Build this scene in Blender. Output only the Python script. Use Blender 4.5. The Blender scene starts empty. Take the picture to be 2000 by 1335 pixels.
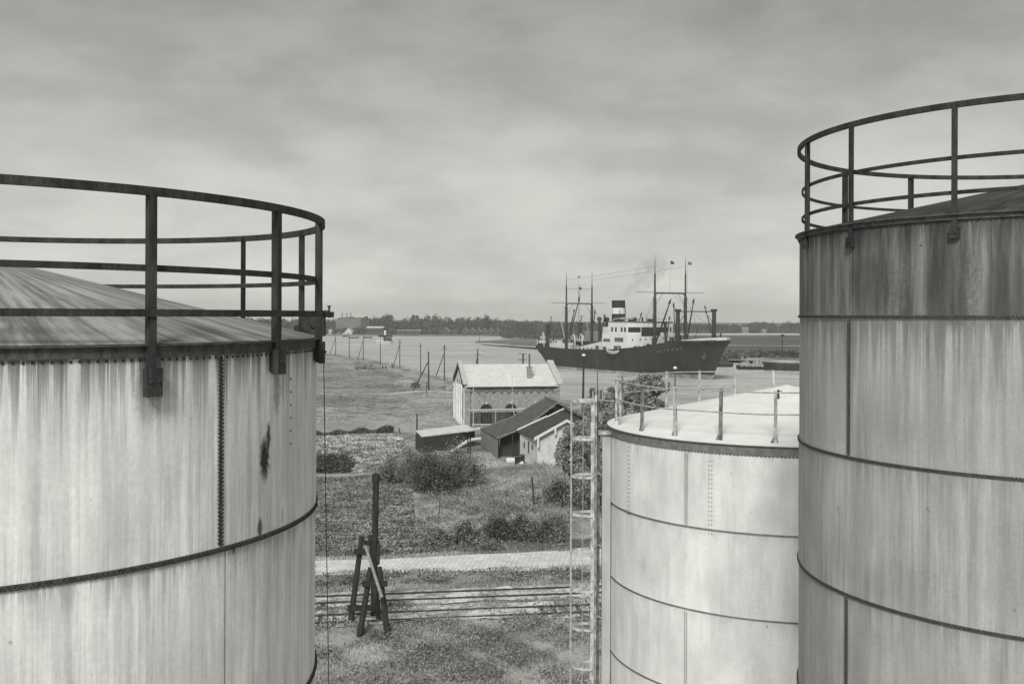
import bpy, bmesh, math, random
import numpy as np
from mathutils import Vector, Matrix

# ------------------------------------------------------------ camera, sky, sun, exposure
sc = bpy.context.scene
C = sc.collection
R_ = math.radians
cam_d = bpy.data.cameras.new("camera"); cam = bpy.data.objects.new("camera", cam_d); C.objects.link(cam)
cam_d.lens = 36.0; cam_d.sensor_width = 36.0; cam_d.sensor_fit = 'HORIZONTAL'
cam_d.shift_x = -0.041; cam_d.shift_y = -0.02575
cam_d.clip_start = 0.1; cam_d.clip_end = 12000
CAMH = 17.0; HAZE = .00023
cam.location = (0, 0, CAMH)
cam.rotation_euler = (math.pi/2, -0.0039, 0)
sc.camera = cam

SUN_EL, SUN_AZ = 40.0, 190.0       # azimuth clockwise from +Y (north); light comes from behind-left
w = bpy.data.worlds.new("World"); sc.world = w; w.use_nodes = True
nt = w.node_tree; nt.nodes.clear()
def WN(t, **k):
    n = nt.nodes.new(t)
    for a, b in k.items(): setattr(n, a, b)
    return n
sky = WN('ShaderNodeTexSky'); sky.sky_type = 'NISHITA'; sky.sun_disc = False
sky.sun_elevation = R_(SUN_EL); sky.sun_rotation = R_(SUN_AZ)
sky.air_density = 1.0; sky.dust_density = 4.0; sky.ozone_density = 1.0
bw = WN('ShaderNodeRGBToBW'); nt.links.new(sky.outputs[0], bw.inputs[0])
tc = WN('ShaderNodeTexCoord')
sep = WN('ShaderNodeSeparateXYZ'); nt.links.new(tc.outputs['Generated'], sep.inputs[0])
def wmath(op, a, b=None, c=None, clamp=False):
    n = WN('ShaderNodeMath', operation=op, use_clamp=clamp)
    for i, v in enumerate((a, b, c)):
        if v is None: continue
        if isinstance(v, (int, float)): n.inputs[i].default_value = v
        else: nt.links.new(v, n.inputs[i])
    return n.outputs[0]
zc = wmath('MAXIMUM', sep.outputs[2], 0.0)
den = wmath('ADD', zc, 0.5)
cx = wmath('DIVIDE', sep.outputs[0], den); cy = wmath('DIVIDE', sep.outputs[1], den)
comb = WN('ShaderNodeCombineXYZ'); nt.links.new(sep.outputs[0], comb.inputs[0]); nt.links.new(wmath('MULTIPLY', wmath('POWER', zc, .85), 2.3), comb.inputs[1]); nt.links.new(sep.outputs[1], comb.inputs[2])
def wnoise(scale, detail, rough, off, sx=1.0, sy=1.0):
    mp = WN('ShaderNodeMapping'); mp.inputs[1].default_value = off; mp.inputs[3].default_value = (sx, sy, 1)
    nt.links.new(comb.outputs[0], mp.inputs[0])
    n = WN('ShaderNodeTexNoise'); n.inputs['Scale'].default_value = scale; n.inputs['Detail'].default_value = detail
    n.inputs['Roughness'].default_value = rough; n.inputs['Distortion'].default_value = 0.15
    nt.links.new(mp.outputs[0], n.inputs['Vector']); return n.outputs[0]
n1 = wnoise(4.6, 7, 0.52, (2.9, .35, 0)); n2 = wnoise(12.0, 6, 0.55, (7.7, 2.2, 0))
cl = wmath('MULTIPLY_ADD', n1, 0.7, wmath('MULTIPLY', n2, 0.3))
clr = WN('ShaderNodeMapRange', interpolation_type='SMOOTHSTEP'); nt.links.new(cl, clr.inputs[0])
clr.inputs[1].default_value = 0.35; clr.inputs[2].default_value = 0.65
clr.inputs[3].default_value = 0.81; clr.inputs[4].default_value = 1.08
grad = WN('ShaderNodeMapRange', interpolation_type='SMOOTHSTEP'); nt.links.new(zc, grad.inputs[0])
grad.inputs[1].default_value = 0.0; grad.inputs[2].default_value = 0.42
grad.inputs[3].default_value = 1.2; grad.inputs[4].default_value = 0.5
low = WN('ShaderNodeMapRange', interpolation_type='SMOOTHSTEP'); nt.links.new(zc, low.inputs[0])
low.inputs[1].default_value = 0.0; low.inputs[2].default_value = 0.09; low.inputs[3].default_value = 1.25; low.inputs[4].default_value = 1.0
# thin overcast: the clear sky's luminance plus an even cloud veil, broken by the cloud pattern
SKY_A, SKY_B = 0.25, 3.0
lum = wmath('MULTIPLY_ADD', bw.outputs[0], SKY_A, SKY_B)
lum = wmath('MULTIPLY', wmath('MULTIPLY', lum, clr.outputs[0]), wmath('MULTIPLY', grad.outputs[0], low.outputs[0]))
mixc = WN('ShaderNodeMix', data_type='RGBA', blend_type='MULTIPLY'); mixc.inputs[0].default_value = 1.0
nt.links.new(lum, mixc.inputs[6]); mixc.inputs[7].default_value = (1.0, 1.005, 0.935, 1)
bg = WN('ShaderNodeBackground'); bg.inputs[1].default_value = 0.12
nt.links.new(mixc.outputs[2], bg.inputs[0])
wo = WN('ShaderNodeOutputWorld'); nt.links.new(bg.outputs[0], wo.inputs[0])

sd = bpy.data.lights.new("sun", 'SUN'); sun = bpy.data.objects.new("sun", sd); C.objects.link(sun)
sd.energy = 2.2; sd.angle = R_(18); sd.color = (1.0, 0.99, 0.93)
az = R_(SUN_AZ); el = R_(SUN_EL)
sdir = Vector((math.sin(az)*math.cos(el), math.cos(az)*math.cos(el), math.sin(el)))
sun.rotation_euler = sdir.to_track_quat('Z', 'Y').to_euler()
sc.view_settings.view_transform = 'Standard'; sc.view_settings.look = 'None'
sc.view_settings.exposure = 0.3; sc.view_settings.gamma = 1.0

# ------------------------------------------------------------ helpers
rnd = random.Random(7); nrs = np.random.RandomState(11)
PI = math.pi
def uv(px, py):
    u, v = px-1082.0, py-616.0
    return u + .0039*v, v - .0039*u
def P(px, py, Y):                      # photo point at a chosen distance -> place in the world
    u, v = uv(px, py); return Vector((u/2000*Y, Y, CAMH - v/2000*Y))
def G(px, py, z=0.0):                  # photo point on level ground of height z
    u, v = uv(px, py); Y = (CAMH-z)*2000/v; return Vector((u/2000*Y, Y, z))

def tag(o, label=None, cat=None, group=None, kind=None):
    if label: o['label'] = label
    if cat: o['category'] = cat
    if group: o['group'] = group
    if kind: o['kind'] = kind
    return o
def thing(name, label, cat, loc=(0,0,0), rz=0.0, group=None, kind=None):
    o = bpy.data.objects.new(name, None); C.objects.link(o); o.empty_display_size = .5
    o.location = loc; o.rotation_euler = (0, 0, rz)
    return tag(o, label, cat, group, kind)

class MB:
    def __init__(s): s.v = []; s.f = []; s.m = []; s.mi = 0
    def add(s, vs, fs):
        b = len(s.v); s.v += [tuple(p) for p in vs]
        for f in fs: s.f.append(tuple(i+b for i in f)); s.m.append(s.mi)
        return s
    def box(s, c, d, rz=0.0, M=None):
        hx, hy, hz = d[0]/2, d[1]/2, d[2]/2
        pts = [Vector((x*hx, y*hy, z*hz)) for z in (-1,1) for y in (-1,1) for x in (-1,1)]
        if M is None: M = Matrix.Rotation(rz, 3, 'Z')
        pts = [M @ p + Vector(c) for p in pts]
        return s.add(pts, [(0,2,3,1),(4,5,7,6),(0,1,5,4),(2,6,7,3),(0,4,6,2),(1,3,7,5)])
    def beam(s, p0, p1, wd, ht, up=(0,0,1)):     # box between two points
        p0, p1 = Vector(p0), Vector(p1); d = (p1-p0); L = d.length; d.normalize(); up = Vector(up)
        if abs(d.dot(up)) > .99: up = Vector((0,1,0))
        sx = d.cross(up).normalized(); uz = sx.cross(d)
        M = Matrix((d, sx, uz)).transposed()
        return s.box((p0+p1)/2, (L, wd, ht), M=M)
    def tube(s, p0, p1, r0, r1=None, n=8, cap=True):
        return s.path([p0, p1], [r0, r0 if r1 is None else r1], n, cap)
    def path(s, pts, r, n=8, cap=True):
        pts = [Vector(p) for p in pts]
        if not isinstance(r, (list, tuple)): r = [r]*len(pts)
        rings = []; base = len(s.v); prev = None
        for i, p in enumerate(pts):
            d = (pts[min(i+1, len(pts)-1)] - pts[max(i-1, 0)]).normalized()
            if prev is None:
                up = Vector((0,0,1)) if abs(d.z) < .95 else Vector((1,0,0)); a = d.cross(up).normalized()
            else: a = (prev - d*prev.dot(d)).normalized()
            b = d.cross(a); prev = a
            rings.append([p + (a*math.cos(2*PI*k/n) + b*math.sin(2*PI*k/n))*r[i] for k in range(n)])
        vs = [q for rg in rings for q in rg]; fs = []
        for i in range(len(pts)-1):
            for k in range(n):
                k2 = (k+1) % n; fs.append((i*n+k, i*n+k2, (i+1)*n+k2, (i+1)*n+k))
        if cap: fs.append(tuple(range(n-1, -1, -1))); fs.append(tuple((len(pts)-1)*n+k for k in range(n)))
        return s.add(vs, fs)
    def lathe(s, c, prof, n=24, a0=0.0, a1=2*PI):   # prof: list of (radius, z)
        full = abs(a1-a0-2*PI) < 1e-6; m = n if full else n+1
        vs = [(c[0]+r*math.sin(a0+(a1-a0)*k/n), c[1]-r*math.cos(a0+(a1-a0)*k/n), c[2]+z) for r, z in prof for k in range(m)]
        fs = []
        for i in range(len(prof)-1):
            for k in range(n):
                k2 = (k+1) % m; fs.append((i*m+k, i*m+k2, (i+1)*m+k2, (i+1)*m+k))
        return s.add(vs, fs)
    def sphere(s, c, r, n=10, sc_=(1,1,1)):
        vs = []; fs = []
        for i in range(n//2+1):
            t = PI*i/(n//2)
            for k in range(n):
                a = 2*PI*k/n; vs.append((c[0]+r*sc_[0]*math.sin(t)*math.cos(a), c[1]+r*sc_[1]*math.sin(t)*math.sin(a), c[2]+r*sc_[2]*math.cos(t)))
        for i in range(n//2):
            for k in range(n): fs.append((i*n+k, (i+1)*n+k, (i+1)*n+(k+1)%n, i*n+(k+1)%n))
        return s.add(vs, fs)
    def quad(s, *p): return s.add(p, [tuple(range(len(p)))])
    def slab(s, poly, t):       # polygon (top) thickened downwards along its normal-ish z
        n = len(poly); top = [Vector(p) for p in poly]; bot = [p - Vector((0,0,t)) for p in top]
        fs = [tuple(range(n)), tuple(range(2*n-1, n-1, -1))] + [(i, n+i, n+(i+1)%n, (i+1)%n) for i in range(n)]
        return s.add(top+bot, fs)
    def prism(s, poly, d):      # polygon extruded along vector d
        n = len(poly); a = [Vector(p) for p in poly]; b = [p+Vector(d) for p in a]
        return s.add(a+b, [tuple(range(n)), tuple(range(2*n-1, n-1, -1))] + [(i, n+i, n+(i+1)%n, (i+1)%n) for i in range(n)])
    def build(s, name, mats, parent=None, smooth=False, local=False, fix=True):
        if not isinstance(mats, (list, tuple)): mats = [mats]
        off = Vector((0,0,0))
        if parent is not None and not local:
            q = parent
            while q is not None: off += q.location; q = q.parent
        me = bpy.data.meshes.new(name)
        me.from_pydata([(p[0]-off.x, p[1]-off.y, p[2]-off.z) for p in s.v], [], s.f)
        for m_ in mats: me.materials.append(m_)
        me.polygons.foreach_set('material_index', s.m)
        if fix:
            bm = bmesh.new(); bm.from_mesh(me); bmesh.ops.recalc_face_normals(bm, faces=bm.faces); bm.to_mesh(me); bm.free()
        if smooth:
            me.polygons.foreach_set('use_smooth', [True]*len(me.polygons))
            try: me.set_sharp_from_angle(angle=R_(40))
            except Exception: pass
        me.update()
        o = bpy.data.objects.new(name, me); C.objects.link(o)
        if parent is not None: o.parent = parent
        return o

# ------------------------------------------------------------ materials (a monochrome place)
def mat(name, base, rough=.8, var=.25, scale=4.0, stretch=(1,1,1), bump=0.0, bscale=None, spec=.3, lo=.35, hi=.65, extra=None, detail=5, metallic=0.0):
    m = bpy.data.materials.new(name); m.use_nodes = True; t = m.node_tree; b = t.nodes['Principled BSDF']
    b.inputs['Roughness'].default_value = rough; b.inputs['Specular IOR Level'].default_value = spec
    b.inputs['Metallic'].default_value = metallic
    c = t.nodes.new('ShaderNodeTexCoord'); mp = t.nodes.new('ShaderNodeMapping'); mp.inputs[3].default_value = stretch
    t.links.new(c.outputs['Object'], mp.inputs[0])
    n = t.nodes.new('ShaderNodeTexNoise'); n.inputs['Scale'].default_value = scale; n.inputs['Detail'].default_value = detail; n.inputs['Roughness'].default_value = .6
    t.links.new(mp.outputs[0], n.inputs['Vector'])
    r = t.nodes.new('ShaderNodeMapRange'); t.links.new(n.outputs[0], r.inputs[0])
    r.inputs[1].default_value = lo; r.inputs[2].default_value = hi
    r.inputs[3].default_value = base*(1-var); r.inputs[4].default_value = base*(1+var)
    val = r.outputs[0]
    if extra: val = extra(t, c, val)
    t.links.new(val, b.inputs['Base Color'])
    if bump:
        n2 = t.nodes.new('ShaderNodeTexNoise'); n2.inputs['Scale'].default_value = bscale or scale*6; n2.inputs['Detail'].default_value = 4
        t.links.new(mp.outputs[0], n2.inputs['Vector'])
        bp = t.nodes.new('ShaderNodeBump'); bp.inputs['Strength'].default_value = bump; bp.inputs['Distance'].default_value = .05
        t.links.new(n2.outputs[0], bp.inputs['Height']); t.links.new(bp.outputs[0], b.inputs['Normal'])
    return m
def tm(t, op, a, b=None, c=None, clamp=False):
    n = t.nodes.new('ShaderNodeMath'); n.operation = op; n.use_clamp = clamp
    for i, v in enumerate((a, b, c)):
        if v is None: continue
        if isinstance(v, (int, float)): n.inputs[i].default_value = v
        else: t.links.new(v, n.inputs[i])
    return n.outputs[0]
def tmr(t, v, a, b, c, d, smooth=True):
    n = t.nodes.new('ShaderNodeMapRange'); n.interpolation_type = 'SMOOTHSTEP' if smooth else 'LINEAR'
    t.links.new(v, n.inputs[0])
    for i, x in enumerate((a, b, c, d)): n.inputs[i+1].default_value = x
    return n.outputs[0]
def tnoise(t, vec, scale, detail=4, rough=.6, dist=0.0):
    n = t.nodes.new('ShaderNodeTexNoise'); n.inputs['Scale'].default_value = scale; n.inputs['Detail'].default_value = detail
    n.inputs['Roughness'].default_value = rough; n.inputs['Distortion'].default_value = dist
    t.links.new(vec, n.inputs['Vector']); return n.outputs[0]

def tank_paint(name, base, R, z_sheet, streak=.45, topdark=.4, blots=(), soft=.0, fine=26.0, dark_above=None, dark_val=.5):
    """weathered paint: runs that start under the rim and under each lap; z_sheet = heights of rim and laps"""
    m = bpy.data.materials.new(name); m.use_nodes = True; t = m.node_tree; b = t.nodes['Principled BSDF']
    b.inputs['Roughness'].default_value = .62; b.inputs['Specular IOR Level'].default_value = .25
    c = t.nodes.new('ShaderNodeTexCoord'); s = t.nodes.new('ShaderNodeSeparateXYZ'); t.links.new(c.outputs['Object'], s.inputs[0])
    ang = tm(t, 'ARCTAN2', s.outputs[0], tm(t, 'MULTIPLY', s.outputs[1], -1.0)); arc = tm(t, 'MULTIPLY', ang, R); z = s.outputs[2]
    def cv(fx, fz, oz=0.0):
        k = t.nodes.new('ShaderNodeCombineXYZ'); t.links.new(tm(t, 'MULTIPLY', arc, fx), k.inputs[0])
        t.links.new(tm(t, 'MULTIPLY_ADD', z, fz, oz), k.inputs[1]); return k.outputs[0]
    n_x = tnoise(t, cv(fine*.45, .3), 1.0, 7, .72)        # fine runs of uneven width
    n_k = tmr(t, tnoise(t, cv(1.6, .8, 6.0), 1.0, 3, .6), .35, .62, .15, 1.0)
    n_f = tm(t, 'MULTIPLY_ADD', tm(t, 'SUBTRACT', n_x, .5), n_k, .5)
    n_m = tnoise(t, cv(fine*.12, .28, 4.0), 1.0, 5, .65)  # broad runs
    n_b = tnoise(t, cv(1.3, .9, 9.0), 1.0, 5, .6)         # blotches
    n_g = tnoise(t, cv(30, 22, 2.0), 1.0, 3, .6)
    val = tm(t, 'MULTIPLY', tmr(t, n_b, .3, .7, .88, 1.08), tmr(t, n_m, .35, .65, 1-.28*streak, 1+.12*streak))
    val = tm(t, 'MULTIPLY', val, tmr(t, n_f, .36, .62, 1-.42*streak, 1.06))
    val = tm(t, 'MULTIPLY', val, tmr(t, n_g, .3, .7, .95, 1.05))
    # rust runs below rim and laps, each run with its own length
    for zs, ln, dk in z_sheet:
        d = tm(t, 'SUBTRACT', zs, z)
        key = tnoise(t, cv(fine*.42, .1, zs*3.3), 1.0, 6, .75)
        reach = tm(t, 'MULTIPLY', tmr(t, key, .40, .70, 0.02, 1.0), ln)
        inside = tm(t, 'MULTIPLY', tmr(t, tm(t, 'DIVIDE', d, reach), 0.0, 1.0, 1.0, 0.0), tm(t, 'GREATER_THAN', d, 0.0))
        val = tm(t, 'MULTIPLY', val, tm(t, 'SUBTRACT', 1.0, tm(t, 'MULTIPLY', inside, dk)))
    sp = tmr(t, tnoise(t, cv(7, 3.2, 5.5), 1.0, 3, .6), .70, .76, 1.0, .45); val = tm(t, 'MULTIPLY', val, sp)
    if dark_above is not None:
        k = tm(t, 'GREATER_THAN', z, dark_above)
        patch = tmr(t, n_m, .35, .72, dark_val*.62, dark_val*1.75)
        val = tm(t, 'MULTIPLY', val, tm(t, 'ADD', tm(t, 'MULTIPLY', k, patch), tm(t, 'SUBTRACT', 1.0, k)))
    for (a0, zb, wa, wz, dk) in blots:                    # flaked patches: arc position, height, size
        da = tm(t, 'DIVIDE', tm(t, 'ADD', tm(t, 'SUBTRACT', arc, a0), tm(t, 'MULTIPLY', tm(t, 'SUBTRACT', n_g, .5), wa*1.6)), wa)
        dz = tm(t, 'DIVIDE', tm(t, 'ADD', tm(t, 'SUBTRACT', z, zb), tm(t, 'MULTIPLY', tm(t, 'SUBTRACT', n_f, .5), wz*1.5)), wz)
        q = tm(t, 'ADD', tm(t, 'MULTIPLY', da, da), tm(t, 'MULTIPLY', dz, dz))
        val = tm(t, 'MULTIPLY', val, tmr(t, q, .15, 1.35, 1-dk, 1.0))
    val = tm(t, 'MULTIPLY', val, base)
    t.links.new(val, b.inputs['Base Color'])
    bp = t.nodes.new('ShaderNodeBump'); bp.inputs['Strength'].default_value = .5; bp.inputs['Distance'].default_value = .03
    t.links.new(n_b, bp.inputs['Height']); t.links.new(bp.outputs[0], b.inputs['Normal'])
    return m

M_rail = mat('rusty_dark_steel', .042, .75, .45, 9, (1,1,.35), .3)
M_rim = mat('rim_iron', .085, .8, .4, 14, (1,1,.5), .3)
M_rivet = mat('rivet_rust', .055, .8, .4, 20)
M_post_light = mat('weathered_pale_paint', .5, .7, .45, 9, (1,1,.6), .2)
M_post_mid = mat('rust_streaked_post', .2, .75, .55, 11, (1,1,.5), .2)
M_white = mat('white_paint', .74, .6, .06, 1.5)
M_offw = mat('dull_white_paint', .55, .65, .15, 2.0)
M_ship_dark = mat('ship_spar_paint', .045, .7, .3, .6)
M_ship_grey = mat('deck_steel', .12, .8, .3, .5)
M_glass = mat('dark_glass', .03, .25, .2, 1, spec=.5)
M_black = mat('black_paint', .028, .6, .2, 1)
M_timber = mat('creosoted_timber', .035, .85, .45, 10, (1,1,.12), .4)
M_timber_l = mat('bare_timber', .3, .8, .35, 12, (1,1,.2), .3)
M_pole = mat('pole_wood', .05, .85, .35, 4, (1,1,.2))
M_rail_steel = mat('rail_steel', .06, .55, .3, 3)
M_porcelain = mat('lamp_enamel', .85, .4, .03, 2)

# ------------------------------------------------------------ ground, water, paths
crest = [(-900,1500), (-420,900), (-220,620), (-91,431), (-72,392), (-60,360), (-50,330), (-41,305), (-28.5,270), (-17.5,243),
         (-6,216), (6,196), (22,178), (45,163), (90,148), (200,128), (500,100), (3000,60)]
cr = np.array(crest, float)
def crest_dist(X, Y):                  # signed distance to the bank's crest, + on the water side
    best = np.full(X.shape, 1e9); sgn = np.zeros(X.shape)
    for i in range(len(cr)-1):
        a, b = cr[i], cr[i+1]; d = b-a; L2 = d@d
        tt = np.clip(((X-a[0])*d[0]+(Y-a[1])*d[1])/L2, 0, 1)
        qx, qy = a[0]+tt*d[0], a[1]+tt*d[1]; ds = np.hypot(X-qx, Y-qy)
        s = np.sign(-(X-a[0])*d[1]+(Y-a[1])*d[0])
        m = ds < best-1e-9; best = np.where(m, ds, best); sgn = np.where(m, s, sgn)
    return best*sgn
def sm(x): x = np.clip(x, 0, 1); return x*x*(3-2*x)
def ground_h(X, Y):
    X = np.asarray(X, float); Y = np.asarray(Y, float); d = crest_dist(X, Y)
    h = -5.0*sm((d-1.0)/14.0)
    h = h + .35*sm((d+9)/9.0)*(d < 1.5)
    bump = .16*np.sin(X*.31+Y*.17)*np.sin(Y*.23-X*.11) + .08*np.sin(X*.9+1.3)*np.sin(Y*.71)
    flat = np.exp(-((Y-66)/16.0)**2)
    mound = 1.0*np.exp(-(((X+1.0)/5.5)**2+((Y-106)/6.5)**2)) + .7*np.exp(-(((X+6)/5)**2+((Y-111)/6)**2))
    return h + bump*(1-flat)*(Y > 40)*(Y < 420) + mound*0.55
def gz(x, y): return float(ground_h(np.array([x]), np.array([y]))[0])
xs = np.unique(np.concatenate([np.linspace(-3000,-200,15), np.linspace(-200,-60,30), np.arange(-60,40,1.0), np.linspace(40,200,40), np.linspace(200,3000,15)]))
ys = np.unique(np.concatenate([np.linspace(-400,20,8), np.arange(20,300,1.3), np.linspace(300,520,90), np.linspace(520,3000,20)]))
GX, GY = np.meshgrid(xs, ys); GZ = ground_h(GX, GY)
# beyond the bank everything stays under water
nx, ny = len(xs), len(ys)
me = bpy.data.meshes.new('ground')
vv = np.stack([GX.ravel(), GY.ravel(), GZ.ravel()], 1)
ii = np.arange(nx*ny).reshape(ny, nx)
ff = np.stack([ii[:-1,:-1].ravel(), ii[:-1,1:].ravel(), ii[1:,1:].ravel(), ii[1:,:-1].ravel()], 1)
def np_mesh(me, v, f):
    k = f.shape[1]
    me.vertices.add(len(v)); me.vertices.foreach_set('co', v.astype(np.float32).ravel())
    me.loops.add(len(f)*k); me.loops.foreach_set('vertex_index', f.astype(np.int32).ravel())
    me.polygons.add(len(f)); me.polygons.foreach_set('loop_start', np.arange(0, len(f)*k, k, dtype=np.int32))
    me.update(calc_edges=True); me.validate()
np_mesh(me, vv, ff)
me.polygons.foreach_set('use_smooth', [True]*len(me.polygons))
ground = bpy.data.objects.new('ground', me); C.objects.link(ground); tag(ground, kind='structure')
def earth(name, dark, light, s1=.05, s2=.6, s3=6.0, bump=.5):
    m = bpy.data.materials.new(name); m.use_nodes = True; t = m.node_tree; b = t.nodes['Principled BSDF']
    b.inputs['Roughness'].default_value = .95; b.inputs['Specular IOR Level'].default_value = .1
    c = t.nodes.new('ShaderNodeTexCoord'); o = c.outputs['Object']
    a = tnoise(t, o, s1, 4, .6, .4); d = tnoise(t, o, s2, 5, .65, .3); e = tnoise(t, o, s3, 4, .7)
    v = tm(t, 'ADD', tm(t, 'MULTIPLY', a, .35), tm(t, 'ADD', tm(t, 'MULTIPLY', d, .35), tm(t, 'MULTIPLY', e, .3)))
    t.links.new(tmr(t, v, .41, .59, dark, light), b.inputs['Base Color'])
    bp = t.nodes.new('ShaderNodeBump'); bp.inputs['Strength'].default_value = bump; bp.inputs['Distance'].default_value = .15
    t.links.new(e, bp.inputs['Height']); t.links.new(bp.outputs[0], b.inputs['Normal'])
    return m
M_earth = earth('meadow_ground', .16, .48, .06, .33, 3.2); me.materials.append(M_earth)

wm = MB(); wm.quad((-3000,60,-3),(3000,60,-3),(3000,3000,-3),(-3000,3000,-3))
M_water = bpy.data.materials.new('river_water'); M_water.use_nodes = True
t = M_water.node_tree; b = t.nodes['Principled BSDF']
c = t.nodes.new('ShaderNodeTexCoord'); mp = t.nodes.new('ShaderNodeMapping'); mp.inputs[2].default_value = (0,0,.35); mp.inputs[3].default_value = (.45,1,1)
t.links.new(c.outputs['Object'], mp.inputs[0])
wn = tnoise(t, mp.outputs[0], .55, 6, .62, .5); wl = tnoise(t, mp.outputs[0], .02, 4, .55, .8); wmid = tnoise(t, mp.outputs[0], .09, 5, .6, .6)
wf = tmr(t, wn, .35, .65, .9, 1.1)  # light and dark of the ripples put into the water colour
t.links.new(tm(t, 'MULTIPLY', wf, tm(t, 'MULTIPLY', tmr(t, wl, .35, .65, .5, .62), tmr(t, wmid, .35, .65, .84, 1.1))), b.inputs['Base Color'])
t.links.new(tmr(t, wl, .4, .6, .34, .5), b.inputs['Roughness'])
b.inputs['IOR'].default_value = 1.33
bp = t.nodes.new('ShaderNodeBump'); bp.inputs['Strength'].default_value = .8; bp.inputs['Distance'].default_value = .25
t.links.new(wn, bp.inputs['Height']); t.links.new(bp.outputs[0], b.inputs['Normal'])
tag(wm.build('river_water', M_water, fix=False), kind='structure')

def strip(name, top, bottom, mtl, lift=.03, seg=1.2, jag=0.0, z=None, kind='structure'):
    """a ground-hugging ribbon between two polylines given in world x,y"""
    def resample(pl, n):
        pl = np.array([(p[0], p[1]) for p in pl], float); L = np.r_[0, np.cumsum(np.hypot(*np.diff(pl, axis=0).T))]
        s = np.linspace(0, L[-1], n); return np.stack([np.interp(s, L, pl[:,0]), np.interp(s, L, pl[:,1])], 1)
    a = np.array([(p[0], p[1]) for p in top], float); ln = np.hypot(*np.diff(a, axis=0).T).sum()
    n = max(3, int(ln/seg)); A = resample(top, n); B = resample(bottom, n)
    if jag: A += nrs.normal(0, jag, A.shape); B += nrs.normal(0, jag, B.shape)
    m = max(2, int(np.hypot(*(A-B).T).max()/1.0)+1)
    V = []
    for j in range(m+1):
        q = A*(1-j/m)+B*j/m; h = (ground_h(q[:,0], q[:,1]) if z is None else np.full(n, z)) + lift; V.append(np.c_[q, h])
    V = np.concatenate(V); I = np.arange((m+1)*n).reshape(m+1, n)
    F = np.stack([I[1:,:-1].ravel(), I[1:,1:].ravel(), I[:-1,1:].ravel(), I[:-1,:-1].ravel()], 1)
    me = bpy.data.meshes.new(name); np_mesh(me, V, F); me.materials.append(mtl)
    o = bpy.data.objects.new(name, me); C.objects.link(o); tag(o, kind=kind); return o

def brick_extra(scale, rot, mortar, dark, light):
    def f(t, c, val):
        mp = t.nodes.new('ShaderNodeMapping'); mp.inputs[2].default_value = (0,0,rot); t.links.new(c.outputs['Object'], mp.inputs[0])
        br = t.nodes.new('ShaderNodeTexBrick'); br.inputs['Scale'].default_value = scale; br.inputs['Mortar Size'].default_value = mortar
        br.inputs['Color1'].default_value = (light,)*3+(1,); br.inputs['Color2'].default_value = (light*.8,)*3+(1,); br.inputs['Mortar'].default_value = (dark,)*3+(1,)
        t.links.new(mp.outputs[0], br.inputs['Vector']); return tm(t, 'MULTIPLY', br.outputs[0], val)
    return f
M_cobble = mat('cobble_setts', 1.0, .85, .13, .5, bump=.3, bscale=8, extra=brick_extra(1.0, R_(50), .035, .52, .93))
strip('cobbled_road', [(-60,66.5),(-30,69),(-16,70.7),(-9.8,71.6),(-4.2,72.9),(.8,74.0),(12,77),(60,88)],
      [(-60,62.3),(-30,65.0),(-15.6,66.7),(-9.7,67.5),(-4,68.0),(.8,68.4),(12,70.4),(60,81.4)], M_cobble, lift=.05, jag=.07)
M_path = earth('trodden_path', .4, .62, .1, .8, 7, .3)
M_pale = earth('pale_mown_grass', .3, .48, .08, .8, 9, .4)
strip('bank_path', [G(650,699),G(700,706),G(745,714.5),G(790,726),G(830,737),G(862,747),G(892,757),G(925,764)],
      [G(650,702.5),G(700,710),G(740,718),G(782,732),G(822,744),G(858,756),G(890,767),G(925,774)], M_pale, .05, 3, .3)
strip('field_path', [G(668,772.2),G(720,769),G(770,766.5),G(820,763.5),G(860,762.5),G(892,764.5)],
      [G(668,774),G(720,771.5),G(770,769.5),G(820,767),G(860,766),G(892,769)], M_path, .05, 3, .1)
strip('mown_strip', [G(560,828),G(625,827),G(700,826),G(780,827),G(822,832)], [G(560,846),G(625,845.5),G(700,844.5),G(780,845),G(815,847)], M_pale, .05, 2, .1)
strip('garden_path', [G(560,925),G(625,924.5),G(690,923.5),G(748,923)], [G(560,931),G(625,930.5),G(690,928.5),G(748,926)], M_pale, .05, 1, .2)
strip('yard_path', [G(1003,886),G(1022,895),G(1046,912),G(1085,911)], [G(998,894),G(1014,905),G(1040,919),G(1085,920)], M_path, .06, .6, .1)
strip('sand_patch', [G(775,744),G(800,741),G(820,746)], [G(770,752),G(795,754),G(822,755)], M_path, .05, 1.5, .3)
M_ballast = earth('track_ballast', .22, .95, .35, 2.2, 9, .6)
sl = .155
for yA, yB, nm in ((62.9,59.9,'ballast'), (59.5,56.3,'ballast')):
    strip(nm, [(-60,yA-51.2*sl),(0,yA+8.8*sl),(60,yA+68.8*sl)], [(-60,yB-51.2*sl),(0,yB+8.8*sl),(60,yB+68.8*sl)], M_ballast, .07, 1.0, .2)

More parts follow.
